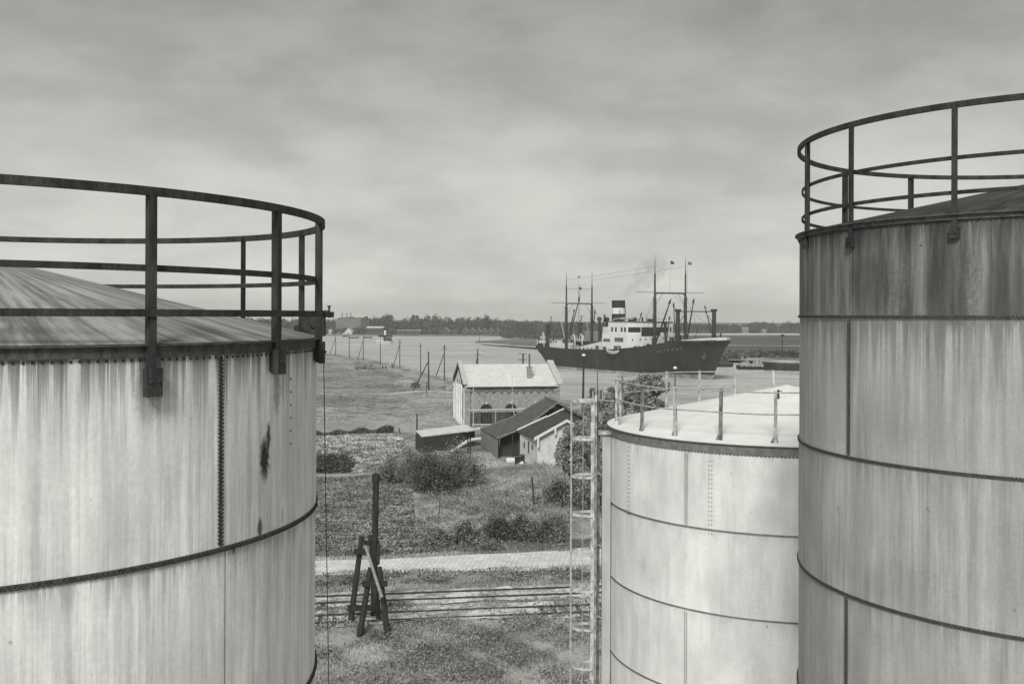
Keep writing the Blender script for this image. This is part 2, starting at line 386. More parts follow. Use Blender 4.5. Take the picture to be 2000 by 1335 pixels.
def track(yn, label, group, span=(-46,46)):
    tr = thing('railway_track', label, 'track', (0, yn+8.8*sl, 0), 0, group)
    f = lambda x, k: yn + (x+8.8)*sl + k*1.46
    for k in (0, 1):
        m = MB()
        for i in range(span[0], span[1], 4):
            z = .16; a = Vector((i, f(i,k), z)); b = Vector((i+4, f(i+4,k), z))
            m.beam(a, b, .06, .04); m.beam(a-Vector((0,0,.075)), b-Vector((0,0,.075)), .025, .1); m.beam(a-Vector((0,0,.135)), b-Vector((0,0,.135)), .13, .02)
        m.build('rail', M_rail_steel, tr)
    m = MB(); x = span[0]
    while x < span[1]:
        m.box((x+rnd.uniform(-.06,.06), f(x,.5), .0), (.24, 2.4, .12), math.atan(sl)+rnd.uniform(-.02,.02)); x += .72
    m.build('sleepers', mat('sleeper_wood', .1, .9, .4, 6), tr)
track(60.75, 'railway track nearest the cobbled road, its two rails clear of weeds', 'railway tracks')
track(56.75, 'weed-grown railway track nearer the trestle, partly buried in grass', 'railway tracks')

# ------------------------------------------------------------ far land
def land(name, poly, z, mtl):
    m = MB(); m.slab([(x, y, z) for x, y in poly], 6.0); o = m.build(name, mtl); tag(o, kind='structure'); return o
M_field = earth('far_fields', .13, .24, .004, .02, .3, .2)
M_field2 = earth('dark_far_field', .085, .14, .006, .03, .3, .2)
M_sand = earth('sandy_bank', .22, .6, .03, .12, .6, .3)
M_reed = earth('bank_reeds', .14, .28, .02, .12, .7, .3)
land('far_shore', [(-3000,985),(-700,985),(-204,968),(-120,966),(-60,975),(-18,990),(-4,940),(-18,860),(-34,800),(-55,757),(-57,744),(-48,728),(-22,690),(-6,648),
     (20,590),(50,525),(78,468),(104,428),(150,385),(300,320),(700,250),(3000,150),(3000,3000),(-3000,3000)], -1.9, M_field)
def W(px, py, z=-1.9): p = G(px, py, z); return (p.x, p.y)
strip('sandy_bank', [W(938,668.5),W(985,671.5),W(1055,675.5),W(1300,689),W(1400,694),W(1480,697),W(1565,705),W(1640,712)],
      [W(938,670.2),W(985,674),W(1055,679),W(1300,694),W(1400,702),W(1480,705.5),W(1565,712),W(1640,722)], M_sand, .06, 8, .5, z=-1.9)
strip('reed_belt', [W(1380,687),W(1480,689),W(1565,692),W(1640,695)], [W(1380,693),W(1480,697),W(1565,704.5),W(1640,711)], M_reed, .08, 8, .5, z=-1.9)
strip('dark_field', [W(1300,676.5),W(1450,676),W(1565,677),W(1640,678)], [W(1300,686),W(1450,688),W(1565,692),W(1640,694)], M_field2, .05, 20, z=-1.9)
strip('middle_field', [W(1300,657),W(1450,656.5),W(1565,656),W(1640,656)], [W(1300,672),W(1450,673),W(1565,675),W(1640,676)], M_field2, .05, 30, z=-1.9)
strip('pale_field', [W(1300,651.5),W(1450,651),W(1565,651),W(1640,651)], [W(1300,654.5),W(1450,654.5),W(1565,654.2),W(1640,654)], mat('chalky_road', .6, .9, .15, .02), .2, 30, z=-1.9)
strip('light_field_edge', [W(1300,673),W(1400,672.5),W(1500,674.5),W(1640,676)], [W(1300,674.4),W(1400,674),W(1500,676),W(1640,677.3)], mat('stubble', .36, .9, .2, .02), .12, 30, z=-1.9)

# ------------------------------------------------------------ the storage tanks
def ang_at(cx_, cy_, R, px, near=True, py=616):
    u = uv(px, py)[0]/2000.0
    a = u*u+1; bq = -2*(u*cx_+cy_); cq = cx_*cx_+cy_*cy_-R*R; D = max(0.0, bq*bq-4*a*cq)
    Y = (-bq+(-1 if near else 1)*math.sqrt(D))/(2*a); X = u*Y
    return math.atan2(X-cx_, -(Y-cy_))
def dirv(a): return Vector((math.sin(a), -math.cos(a), 0))
def rivet(m, a, R, z, r=.011, h=.009):
    n = dirv(a); tg = Vector((math.cos(a), math.sin(a), 0)); up = Vector((0,0,1)); c = n*R+up*z
    vs = []
    for rr, hh in ((1, -.001), (.72, h*.75)):
        for k in range(6):
            q = 2*PI*k/6; vs.append(c+(tg*math.cos(q)+up*math.sin(q))*r*rr+n*hh)
    vs.append(c+n*h)
    fs = [(k, (k+1)%6, 6+(k+1)%6, 6+k) for k in range(6)]+[(6+k, 6+(k+1)%6, 12) for k in range(6)]
    m.add(vs, fs)
def ringbox(m, R, z, wd, ht, n=160, a0=0.0, a1=2*PI):
    m.lathe((0,0,0), [(R-wd/2, z-ht/2), (R+wd/2, z-ht/2), (R+wd/2, z+ht/2), (R-wd/2, z+ht/2), (R-wd/2, z-ht/2)], n, a0, a1)

def tank(name, label, cx_, cy_, R, seams, rim, slope, paint, roofm, bandm, rimm, vseams=(), riv=.011, pitch=.038, arc=(-1.9,1.9), lapgrow=.006, roof_over=.02, rimh=.07, vband=True, seam_h=.042):
    t = thing(name, label, 'tank', (cx_, cy_, 0), 0, 'riveted steel storage tanks')
    m = MB(); edges = [rim]+list(seams)+[0.0]
    for i in range(len(edges)-1):
        r = R+(lapgrow if i % 2 == 0 else 0)
        m.mi = 0; m.lathe((0,0,0), [(r, edges[i+1]+.001), (r, edges[i]-.001)], 192)
    for z in seams:                     # lap edge with its double row of rivets
        m.mi = 1; ringbox(m, R+lapgrow+.003, z, .012, seam_h, 192); m.mi = 2
        k = int((arc[1]-arc[0])*R/pitch)
        for i in range(k):
            a = arc[0]+(arc[1]-arc[0])*i/k
            rivet(m, a, R+lapgrow+.009, z+seam_h*.22, riv); rivet(m, a+pitch*.5/R, R+lapgrow+.009, z-seam_h*.24, riv)
    for (px, ztop, zbot, kind) in vseams:
        a = ang_at(cx_, cy_, R, px)
        if kind == 'line':
            m.mi = 1; w_ = .004/R; m.lathe((0,0,0), [(R+.009, zbot), (R+.009, ztop)], 1, a-w_, a+w_); continue
        if kind == 'lap':
            w_ = (.017 if vband else .02)/R; m.mi = 1 if vband else 0
            m.lathe((0,0,0), [(R+.0075, zbot+.03), (R+lapgrow+.009, zbot+.032), (R+lapgrow+.009, ztop-.03), (R+.0075, ztop-.032)], 1, a-w_, a+w_)
        m.mi = 2; p = pitch*.82 if kind == 'lap' else pitch*(1.9 if kind == 'sparse' else 3.0)
        n_ = int((ztop-zbot-.06)/p); dx = .021 if kind == 'lap' else .03
        for i in range(n_):
            z = zbot+.04+p*i
            if kind == 'dots': rivet(m, a, R+lapgrow+.0, z, riv); continue
            rivet(m, a-dx/R, R+lapgrow+.009 if kind == 'lap' else R+lapgrow, z+(p/2 if kind == 'lap' else 0), riv); rivet(m, a+dx/R, R+lapgrow+.009 if kind == 'lap' else R+lapgrow, z, riv)
    m.build('wall', [paint, bandm, M_rivet], t, smooth=False, local=True)
    bpy.data.objects[t.children[0].name].data.polygons.foreach_set('use_smooth', [True]*len(t.children[0].data.polygons))
    t.children[0].data.set_sharp_from_angle(angle=R_(35))
    m = MB(); ringbox(m, R+lapgrow+.012, rim-rimh/2, .026, rimh, 192)
    ringbox(m, R+.03, rim+.004, .07, .012, 192)
    k = int((arc[1]-arc[0])*R/(pitch*1.6))
    m.mi = 1
    for i in range(k): rivet(m, arc[0]+(arc[1]-arc[0])*i/k, R+lapgrow+.001, rim-rimh-.022, riv*1.1)
    m.build('rim', [rimm, M_rivet], t, local=True)
    m = MB(); n_ = 24; pr = [(max(0.001, (R+roof_over)*(1-i/n_)), rim+.014+slope*R*(i/n_)) for i in range(n_+1)]
    m.lathe((0,0,0), pr, 160); m.build('roof', roofm, t, smooth=True, local=True)
    return t

def roof_mat(name, base, dark=.6):
    def ex(t, c, v):
        s = t.nodes.new('ShaderNodeSeparateXYZ'); t.links.new(c.outputs['Object'], s.inputs[0])
        an = tm(t, 'ARCTAN2', s.outputs[0], s.outputs[1])
        k = t.nodes.new('ShaderNodeCombineXYZ'); t.links.new(tm(t, 'MULTIPLY', an, 22.0), k.inputs[0])
        rr = tm(t, 'SQRT', tm(t, 'ADD', tm(t, 'MULTIPLY', s.outputs[0], s.outputs[0]), tm(t, 'MULTIPLY', s.outputs[1], s.outputs[1])))
        t.links.new(tm(t, 'MULTIPLY', rr, .9), k.inputs[1])
        n = tnoise(t, k.outputs[0], 1.0, 4, .65)
        return tm(t, 'MULTIPLY', v, tmr(t, n, .35, .66, dark, 1.08))
    return mat(name, base, .75, .14, 1.2, extra=ex)

def tank_rails(t, Rr, cx_, cy_, posts, zt, rails, zbase, mt, top=(.035,.062), flat=(.014,.045), post=(.055,.055), foot=None, bracket=None, pmat=None):
    for i, (z, (wd, ht)) in enumerate(zip([zt]+list(rails), [top]+[flat]*len(rails))):
        m = MB(); ringbox(m, Rr if i == 0 else Rr-.045, z, wd, ht, 160); m.build('handrail' if i == 0 else 'guard_rail', mt, t, local=True)
    for a, zb in posts:
        m = MB(); d = dirv(a); tg = Vector((math.cos(a), math.sin(a), 0)); p = d*(Rr+.012)
        w_, dp = post
        # rolled angle section: two thin legs
        m.beam(p+Vector((0,0,zb)), p+Vector((0,0,zt+.01)), w_, .012, up=d); m.beam(p-tg*(w_/2-.006)-d*.03+Vector((0,0,zb)), p-tg*(w_/2-.006)-d*.03+Vector((0,0,zt+.005)), .012, dp, up=d)
        o = m.build('post', pmat or mt, t, local=True)
        if bracket:
            b_ = MB(); bw_, bh = bracket; b_.beam(p+d*.004+Vector((0,0,zb-.01)), p+d*.004+Vector((0,0,zb+bh)), bw_, .05, up=d)
            for s_ in (-1,1): b_.sphere(p+d*.035+tg*s_*bw_*.25+Vector((0,0,zb+bh*.5)), .014, 6)
            b_.beam(p-d*.05+Vector((0,0,zb+.02)), p-d*.05+Vector((0,0,zb+bh*.8)), bw_*.6, .08, up=d)
            b_.build('bracket', mt, o, local=True)
        if foot:
            b_ = MB(); q = d*(Rr-.0)+Vector((0,0,zb))
            b_.prism([q-tg*foot+d*.02, q+tg*foot+d*.02, q+tg*.015+d*.02+Vector((0,0,foot*1.8)), q-tg*.015+d*.02+Vector((0,0,foot*1.8))], d*-.012)
            b_.prism([q+d*.01, q-d*foot*1.2, q-d*foot*.9+Vector((0,0,.01)), q+d*.01+Vector((0,0,foot*1.8))], tg*.01)
            b_.build('gusset', pmat or mt, o, local=True)

# left tank
LX, LY, LR = -5.41, 9.59, 3.1
zL = 17-.235; sL = [17-1.874]; z_ = sL[0]
while z_ > 1.7: z_ -= 1.6; sL.append(z_)
def arcof(cx_, cy_, R, px): return ang_at(cx_, cy_, R, px)*R
blL = [(arcof(LX,LY,LR,517), 17-1.24, .075, .2, .95), (arcof(LX,LY,LR,524), 17-1.04, .035, .14, .9), (arcof(LX,LY,LR,508), 17-1.80, .04, .09, .8),
       (arcof(LX,LY,LR,458), 17-1.9, .02, .05, .7), (arcof(LX,LY,LR,552), 17-1.75, .02, .09, .35), (arcof(LX,LY,LR,288), 17-.55, .12, .28, .4), (arcof(LX,LY,LR,540), 17-.62, .07, .25, .45)]
paintL = tank_paint('left_tank_paint', .9, LR, [(zL-.06,1.25,.62), (sL[0]-.02,.55,.36), (sL[1],.6,.35), (zL-.06,.32,.35)], .68, blots=blL, fine=30)
bandL = mat('lap_rust', .07, .85, .45, 18)
tL = tank('storage_tank', 'streaked pale tank at the left under a heavy dark railing and ribbed roof', LX, LY, LR, sL, zL, .25,
          paintL, roof_mat('left_roof_sheet', .4, .42), bandL, M_rim,
          [(430, zL-.08, sL[0], 'lap'), (440, sL[0], sL[1], 'line'), (567, zL-.1, zL-.95, 'dots'), (618.5, sL[0], sL[1], 'dots')], arc=(-1.4,1.9), rimh=.085)
RrL = 3.165
pL = [(ang_at(LX,LY,RrL,297), 17-.60), (ang_at(LX,LY,RrL,543), 17-.50), (ang_at(LX,LY,RrL,625.5)-.0, 17-.46), (ang_at(LX,LY,RrL,590,False), 17-.28),
      (ang_at(LX,LY,RrL,474,False), 17-.28), (ang_at(LX,LY,RrL,290,False), 17-.28)]
a_ = pL[0][0]
for k in range(1, 6): pL.append((a_-k*.55, 17-.55))
tank_rails(tL, RrL, LX, LY, pL, 17.905, [17.34], 17-.5, M_rail, top=(.04,.066), flat=(.016,.05), post=(.058,.06), bracket=(.13,.2))
m = MB(); ringbox(m, RrL+.03, 17.008, .012, .055, 160, -PI*.98, ang_at(LX,LY,RrL,626)-.0)
e_ = dirv(ang_at(LX,LY,RrL,626))*(RrL+.03)
m.beam(e_+Vector((-.02,0,17.005)), e_+Vector((.1,-.03,17.0)), .03, .055); m.build('toe_rail', M_rail, tL, local=True)
# gauge pulley housing bolted to the railing, with its wire down the tank side
gp = P(612, 628, 10.75); gv = thing('gauge_pulley', 'round dark gauge pulley on the right edge of the left tank railing', 'pulley', gp)
m = MB(); ax = Vector((.3,-1,0)).normalized()
m.tube(gp-ax*.06+Vector((.0,0,-.02)), gp+ax*.06+Vector((.0,0,-.02)), .118, .118, 20); m.tube(gp-ax*.085, gp+ax*.085, .06, .06, 14)
m.box(gp+Vector((.07,0,-.05)), (.1,.1,.2)); m.box(gp+Vector((-.02,0,-.11)), (.12,.12,.12)); m.build('housing', M_rail, gv)
m = MB(); q = gp+Vector((.115,-.02,.1)); m.tube(q+Vector((-.03,0,0)), q+Vector((.05,0,0)), .02, .02, 8); m.tube(q+Vector((.055,0,-.06)), q+Vector((.055,0,.06)), .011, .011, 8); m.tube(q+Vector((.055,0,.055)), q+Vector((.055,0,.07)), .02, .02, 6); m.build('bolt', M_rail, gv)
m = MB(); m.path([P(632,690,10.2), P(636,960,10.2), P(640.5,1232,10.2), P(642,1335,10.2), Vector((-2.2,10.2,.02))], .0045, 6)
tag(m.build('gauge_wire', M_rail), 'thin dark wire hanging down the right side of the left tank', 'wire')

# right tank
RX, RY, RR = 6.38, 12.875, 3.2
zR = 17+1.055; sR = [17.0, 17-1.611, 17-3.187]; z_ = sR[-1]
while z_ > 1.7: z_ -= 1.6; sR.append(z_)
paintR = tank_paint('right_tank_paint', .49, RR, [(zR-.05,1.1,.5), (17-.03,1.4,.42), (sR[1],.8,.22), (sR[2],.7,.22)], .62, fine=24, dark_above=17.0, dark_val=.38,
                    blots=[(arcof(RX,RY,RR,1760),17-2.9,.5,.3,.1),(arcof(RX,RY,RR,1700),17.35,.5,.35,.3),(arcof(RX,RY,RR,1860),17.35,.25,.5,.3)])
tR = tank('storage_tank', 'tallest riveted tank at the right, darkly stained along its top course', RX, RY, RR, sR, zR, .22,
          paintR, roof_mat('right_roof_sheet', .075, .5), mat('lap_dirt', .1, .85, .4, 16), mat('dark_rim', .1, .8, .4, 12),
          [(1660, 17.0, sR[1], 'lap'), (1657, sR[2], sR[3], 'lap'), (1798, zR-.05, 17.72, 'dots'), (1660, zR-.1, 17.05, 'line')], arc=(-2.0,1.0), rimh=.05, seam_h=.036)
RrR = 3.22
pR = [(ang_at(RX,RY,RrR,1571)+.03, 17+.86), (ang_at(RX,RY,RrR,1662), 17+.80), (ang_at(RX,RY,RrR,1864), 17+.82), (ang_at(RX,RY,RrR,1648,False), 17+.95), (ang_at(RX,RY,RrR,1777,False), 17+.95)]
a_ = pR[2][0]
for k in range(1, 7): pR.append((a_+k*.6, 17+.85))
tank_rails(tR, RrR, RX, RY, pR, 17+2.19, [17+1.65, 17+1.29], 0, M_rail, top=(.04,.062), flat=(.016,.042), post=(.062,.06), bracket=(.1,.1))

# low white tank in the middle distance
MX, MY, MR = 5.137, 22.56, 3.9
zM = 17-2.395; sM = [17-4.02, 17-5.60]; z_ = sM[-1]
while z_ > 1.7: z_ -= 1.6; sM.append(z_)
paintM = tank_paint('white_tank_paint', .86, MR, [(zM-.1,.6,.22), (sM[0],.5,.14), (sM[1],.5,.12)], .26, fine=9,
                    blots=[(arcof(MX,MY,MR,1500),17-3.6,.3,.3,.12),(arcof(MX,MY,MR,1258),17-5.05,.06,.2,.15),(arcof(MX,MY,MR,1440),17-5.2,.5,.6,.1)])
bandM = mat('white_tank_lap', .5, .8, .3, 14)
tM = tank('storage_tank', 'lowest tank, whitewashed with a bright conical roof, between the railings and the right-hand tank', MX, MY, MR, sM, zM, .226,
          paintM, mat('white_roof', .88, .6, .05, 1.2, extra=lambda t, c, v: tm(t, 'MULTIPLY', v, tmr(t, tnoise(t, c.outputs['Object'], 2.2, 4, .6), .3, .7, .94, 1.03))), bandM, mat('grey_rim', .2, .75, .25, 8),
          [(1342, zM-.17, sM[0], 'lap'), (1342, sM[1], sM[2], 'lap'), (1389, zM-.2, sM[0]-.12, 'sparse'), (1230, zM-.1, sM[0]-.08, 'sparse')],
          riv=.0125, pitch=.045, arc=(-1.9,1.2), rimh=.17, vband=False, seam_h=.034, roof_over=.05)
RrM = 3.77
pM = [ang_at(MX,MY,RrM,1197), ang_at(MX,MY,RrM,1210), ang_at(MX,MY,RrM,1253), ang_at(MX,MY,RrM,1319), ang_at(MX,MY,RrM,1407), ang_at(MX,MY,RrM,1515.5),
      ang_at(MX,MY,RrM,1215,False), ang_at(MX,MY,RrM,1302,False), ang_at(MX,MY,RrM,1366,False), ang_at(MX,MY,RrM,1436,False), ang_at(MX,MY,RrM,1511.6,False)]
pM += [pM[5]+.36*k for k in range(1, 4)]
M_rail_l = mat('pale_pipe_rail', .42, .7, .3, 9)
for i, z in enumerate((17-1.41, 17-1.815)):
    m = MB(); n_ = 140; a0_, a1_ = ang_at(MX,MY,RrM,1170+30)+.02, ang_at(MX,MY,RrM,1200)+2*PI*.985
    pts = [dirv(a0_+(a1_-a0_)*k/n_)*RrM+Vector((0,0,z+.012*math.sin(k*.31)*math.sin(k*.13))) for k in range(n_+1)]
    m.path(pts, .014, 6); m.build('handrail' if i == 0 else 'guard_rail', M_rail_l, tM, smooth=True, local=True)
for a in pM:
    m = MB(); zb = zM+.226*(MR-RrM)+.02; d = dirv(a); tg = Vector((math.cos(a), math.sin(a), 0)); lean = tg*rnd.uniform(-.02,.02)
    m.beam(d*RrM+Vector((0,0,zb)), d*RrM+lean+Vector((0,0,17-1.375)), .058, .012, up=d); m.beam(d*(RrM-.02)+tg*.024+Vector((0,0,zb)), d*(RrM-.02)+tg*.024+lean+Vector((0,0,17-1.38)), .012, .045, up=d)
    o = m.build('post', M_post_light if rnd.random() < .6 else M_post_mid, tM, local=True)
    b_ = MB(); q = d*RrM+Vector((0,0,zb-.01)); b_.prism([q-tg*.10, q+tg*.06, q+tg*.02+Vector((0,0,.16)), q-tg*.01+Vector((0,0,.18))], d*-.012); b_.build('gusset', M_post_mid, o, local=True)
# little hatch spindle on the white roof
hp = P(1520, 759, 21.6)
rz_ = zM+.014+.226*MR*(1-math.hypot(hp.x-MX, hp.y-MY)/MR)
hv = thing('roof_valve', 'small dark valve with a cross handle standing on the white tank roof', 'valve', (hp.x, hp.y, rz_))
m = MB(); m.tube((hp.x,hp.y,rz_-.02), (hp.x,hp.y,rz_+.16), .03, .022, 8); m.build('stem', M_rail, hv)
m = MB(); m.tube((hp.x-.09,hp.y,rz_+.15), (hp.x+.08,hp.y,rz_+.17), .012, .009, 6); m.tube((hp.x,hp.y-.07,rz_+.15), (hp.x+.02,hp.y+.07,rz_+.18), .012, .008, 6); m.sphere((hp.x,hp.y,rz_+.165), .03, 8); m.build('handle', M_rail, hv)

# caged ladder, pipe column and downpipe on the left of the white tank
ld = thing('caged_ladder', 'pale steel ladder with safety hoops climbing the left side of the white tank', 'ladder', (.8, 22.0, 0))
LYl = 22.0
xs1 = P(1157.5, 900, 21.75).x; xs2 = P(1163.5, 900, 22.2).x
ytop = P(1157, 776, 21.75).z
for (x, y, zt, wd) in ((xs1, 21.75, ytop, .075), (xs2, 22.2, ytop+.02, .05)):
    m = MB(); m.beam((x,y,0), (x,y,zt), .012, wd, up=(1,0,0)) ; m.beam((x+.005,y+.03,0), (x+.005,y+.03,zt), wd*.9, .012, up=(1,0,0)); m.tube((x,y,zt-.01), (x,y,zt+.14), .014, .008, 6); m.build('stile', M_post_light, ld)
z = .3
while z < ytop-.1:
    m = MB(); m.tube((xs1,21.75,z), (xs2,22.2,z), .011, .011, 6); m.build('rung', M_rail_l, ld); z += .285
hy = [782+73.6*k for k in range(7)]
zs_ = [P(1135, y, 21.95).z for y in hy]
while zs_[-1] > 2.6: zs_.append(zs_[-1]-.83)
xl = P(1116, 900, 21.95).x
for z in zs_:
    m = MB(); pts = []
    c0 = Vector((xs1, 21.97, z)); rad = abs(xs1-xl)
    for k in range(17):
        a = PI/2+PI*k/16; pts.append((c0.x+math.cos(a)*rad, c0.y-math.sin(a)*.27, z))
    V = []
    for p in pts: V += [Vector(p)+Vector((0,0,-.028)), Vector(p)+Vector((0,0,.028))]
    m.add(V, [(2*i, 2*i+2, 2*i+3, 2*i+1) for i in range(16)])
    o = m.build('hoop', M_post_light, ld); sm_ = o.modifiers.new('s', 'SOLIDIFY'); sm_.thickness = .008
m = MB(); m.beam((xl-.004,21.97,zs_[-1]), (xl-.004,21.97,zs_[0]), .008, .035, up=(1,0,0))
for k in (-1, 1): m.beam((xs1-.2*1.0,21.97+k*.22,zs_[-1]), (xs1-.2,21.97+k*.22,zs_[0]), .006, .02, up=(0,1,0))
m.build('cage_strap', M_rail_l, ld)
hoop = MB()
a0 = P(1170,744,21.2); a1 = P(1200,744,21.2); b0 = P(1170,781,21.2); b1 = P(1200,783,21.2)
hoop.path([b1,b0,a0,a1], .013, 6); hoop.tube(P(1176.5,744,21.2), P(1176.5,781,21.2), .01, .01, 6); hoop.build('grab_rail', M_rail_l, ld)
pc = thing('pipe_column', 'square pale duct running up beside the ladder and the white tank', 'duct', (P(1184,900,22.1).x, 22.1, 0))
zc_ = P(1185,848,22.1).z; xa, xb = P(1176.5,900,22.1).x, P(1193,900,22.1).x
m = MB(); m.box(((xa+xb)/2, 22.25, zc_/2), (xb-xa, .26, zc_)); m.build('duct_body', mat('duct_paint', .47, .7, .14, 3, (1,1,.3)), pc)
m = MB(); m.box(((xa+xb)/2-.02, 22.22, zc_+.03), (xb-xa+.14, .34, .06)); m.build('duct_cap', M_post_light, pc)
xg = P(1169, 900, 22.0).x
m = MB(); m.beam((xg,22.3,0), (xg,22.3,zc_-.05), .085, .03, up=(0,1,0)); m.build('back_strip', M_post_mid, pc)
for k in range(9):
    m = MB(); zz = 1.2+k*1.55; m.tube((xs2,22.2,zz), (xa,22.2,zz-.04), .014, .014, 6); m.build('tie_bar', M_rail_l, pc)
m = MB(); m.path([P(1166.5,703,22.35), P(1167,780,22.35), P(1166.5,850,22.35), Vector((P(1166.5,850,22.35).x, 22.35, 0))], [.008,.016,.018,.018], 6)
tag(m.build('lightning_rod', mat('rod_iron', .12, .7, .3, 5)), 'thin dark rod rising between the caged ladder and the white tank', 'rod')

# ------------------------------------------------------------ the cargo ship
SO = Vector((50, 322.6, -3)); SRZ = math.atan2(-.866, .5)
ship = thing('cargo_ship', 'black-hulled cargo steamer with white bridge, banded funnel and tall twin masts, steaming up the river', 'ship', SO, SRZ)
def S(px, py, yl):                       # photo point at lateral place yl (port +) -> the ship's own axes
    u, v = uv(px, py); t_ = u/2000
    xl_ = (t_*(322.6+.5*yl)-50-.866*yl)/(.5+.866*t_); Zw = 322.6-.866*xl_+.5*yl
    return Vector((xl_, yl, 20-v/2000*Zw))
def S2(px, py, xl_):
    u, v = uv(px, py); t_ = u/2000
    yl = (t_*(322.6-.866*xl_)-50-.5*xl_)/(.866-.5*t_); Zw = 322.6-.866*xl_+.5*yl
    return Vector((xl_, yl, 20-v/2000*Zw))
BEAM = 10.0
def lerp_t(x, tb): return float(np.interp(x, [a for a, b in tb], [b for a, b in tb]))
SHEER = [(-113,8.7),(-105,8.35),(-95,8.05),(-76,7.8),(-62,7.85),(-50,8.1),(-41,8.5),(-25,9.9),(-18,10.8),(-11,11.6),(0,12.3),(7,12.7)]
def hull_pt(k, n, f):        # k along (0 stern .. n bow), f height fraction
    u = k/n; z_ref = 8.5*f
    xb = 0+6.9*(f**1.0); xst = -103-2.4*(f**.9)
    xx = xst+(xb-xst)*u; H = lerp_t(xx, SHEER); z = H*f
    ef = .30-.15*f; ea = .26-.17*f**.7
    s = 1.0
    if u > 1-ef: q = (1-u)/ef; s = min(s, (1-(1-q)**(1.7+.9*f))) 
    if u < ea: q = u/ea; s = min(s, (1-(1-q)**2.2)**(.75 if f > .6 else 1.0))
    return Vector((xx, BEAM*s*(.93+.07*f), z))
NK = 60; FR = [0,.06,.12,.2,.3,.42,.55,.7,.82,.91,1.0]
hm = MB(); V = []
for s in (-1, 1):
    for k in range(NK+1):
        b0 = hull_pt(k, NK, 0); V.append(Vector((b0.x, s*b0.y*.97, -3)))
        for f in FR: p = hull_pt(k, NK, f); V.append(Vector((p.x, s*p.y, p.z)))
nf = len(FR)+1
hm.v = [tuple(v) for v in V]
for s in (0, 1):
    for k in range(NK):
        for j in range(nf-1):
            a = s*(NK+1)*nf+k*nf+j; f = (a, a+nf, a+nf+1, a+1)
            hm.f.append(f if s == 0 else f[::-1]); hm.m.append(1 if (j <= 2) else 0)
M_hull = mat('black_hull_plate', .036, .65, .22, .25, (1,1,.5), .1, extra=lambda t, c, v: tm(t, 'MULTIPLY', v, tmr(t, tnoise(t, c.outputs['Object'], 1.4, 5, .7), .3, .75, .8, 1.25)))
M_boot = mat('boot_topping', .3, .7, .4, .5, (1,1,1))
hull = hm.build('hull', [M_hull, M_boot], ship, smooth=True, local=True, fix=False)
dm = MB()
pts = [(hull_pt(k, NK, .985), hull_pt(k, NK, .985)) for k in range(NK+1)]
dv = [Vector((p.x, s*p.y*.985, lerp_t(p.x, SHEER)-1.05)) for p, _ in pts for s in (-1, 1)]
dm.add(dv, [(2*k, 2*k+1, 2*k+3, 2*k+2) for k in range(NK)]); dm.build('deck', M_ship_grey, ship, local=True)
# white forecastle rail cap
m = MB(); L_ = [hull_pt(k, NK, 1.0) for k in range(NK-6, NK+1)]
for s in (-1, 1):
    for i in range(len(L_)-1):
        a, b_ = L_[i], L_[i+1]; m.beam(Vector((a.x, s*a.y*.96, a.z+.35)), Vector((b_.x, s*b_.y*.96, b_.z+.35)), .12, .9*(i+1)/len(L_)+.15)
m.build('forecastle_rail', M_offw, ship, local=True)
M_letter = mat('letter_paint', .18, .7, .1, 2)
# name on the bow: small light letters too worn to read
for i, (px, py) in enumerate([(1286,686.2),(1292,686.2),(1298.8,684.2),(1306,683.3),(1314.5,682.6),(1322.6,681.8),(1331,680.4)]):
    best = None
    for k in range(int(NK*.6)*10, NK*10-3):
        p = hull_pt(k/10, NK, .82); q = Vector((p.x, -p.y, p.z)); pos = SO+Matrix.Rotation(SRZ, 3, 'Z') @ q
        sx = 1082+2000*pos.x/pos.y
        if best is None or abs(sx-px) < best[0]: best = (abs(sx-px), k/10, q)
    k = best[1]; zz = S2(px, py, best[2].x).z
    f0 = zz/lerp_t(best[2].x, SHEER); p0 = hull_pt(k, NK, f0); p1 = hull_pt(k+.4, NK, f0)
    a = Vector((p0.x, -p0.y, p0.z)); b_ = Vector((p1.x, -p1.y, p1.z)); d = (b_-a).normalized(); nn = Vector((d.y, -d.x, 0)); nn = nn if nn.y < 0 else -nn
    c0 = a+nn*.1
    h_ = .27; w_ = .15; nm = MB()
    nm.beam(c0-d*w_+Vector((0,0,-h_)), c0-d*w_+Vector((0,0,h_)), .1, .14, up=nn)
    if i in (0,1,3,4,5): nm.beam(c0+d*w_+Vector((0,0,-h_)), c0+d*w_+Vector((0,0,h_)), .1, .14, up=nn)
    nm.beam(c0-d*w_+Vector((0,0,h_*(.9 if i % 2 else 0))), c0+d*w_+Vector((0,0,h_*(.9 if i % 2 else 0))), .1, .14, up=nn)
    nm.build('name_letter', M_letter, hull, local=True)
# anchor in its hawse pipe
q = S(1383, 693, -2.6); hp_ = hull_pt(NK*.965, NK, q.z/12.4); c0 = Vector((hp_.x, -hp_.y-.35, q.z))
m = MB(); m.tube(c0+Vector((0,0,1.5)), c0+Vector((0,-.1,-1.0)), .16, .16, 6); m.path([c0+Vector((-1.0,0,-.1)), c0+Vector((-.6,-.15,-.9)), c0+Vector((0,-.2,-1.2)), c0+Vector((.6,-.15,-.9)), c0+Vector((1.0,0,-.1))], .2, 6)
m.build('anchor', mat('anchor_grey', .11, .7, .2, 2), ship, local=True)

def walls(m, x0, x1, y0, y1, z0, z1, bulge=0.0, n=9):
    """deckhouse block, front face bowed forward"""
    fr = [(x1+bulge*(1-((y-(y0+y1)/2)/((y1-y0)/2))**2), y) for y in np.linspace(y0, y1, n)]
    poly = [(x0, y0)]+fr+[(x0, y1)]
    m.prism([(x, y, z0) for x, y in poly], Vector((0,0,z1-z0)))
    return fr
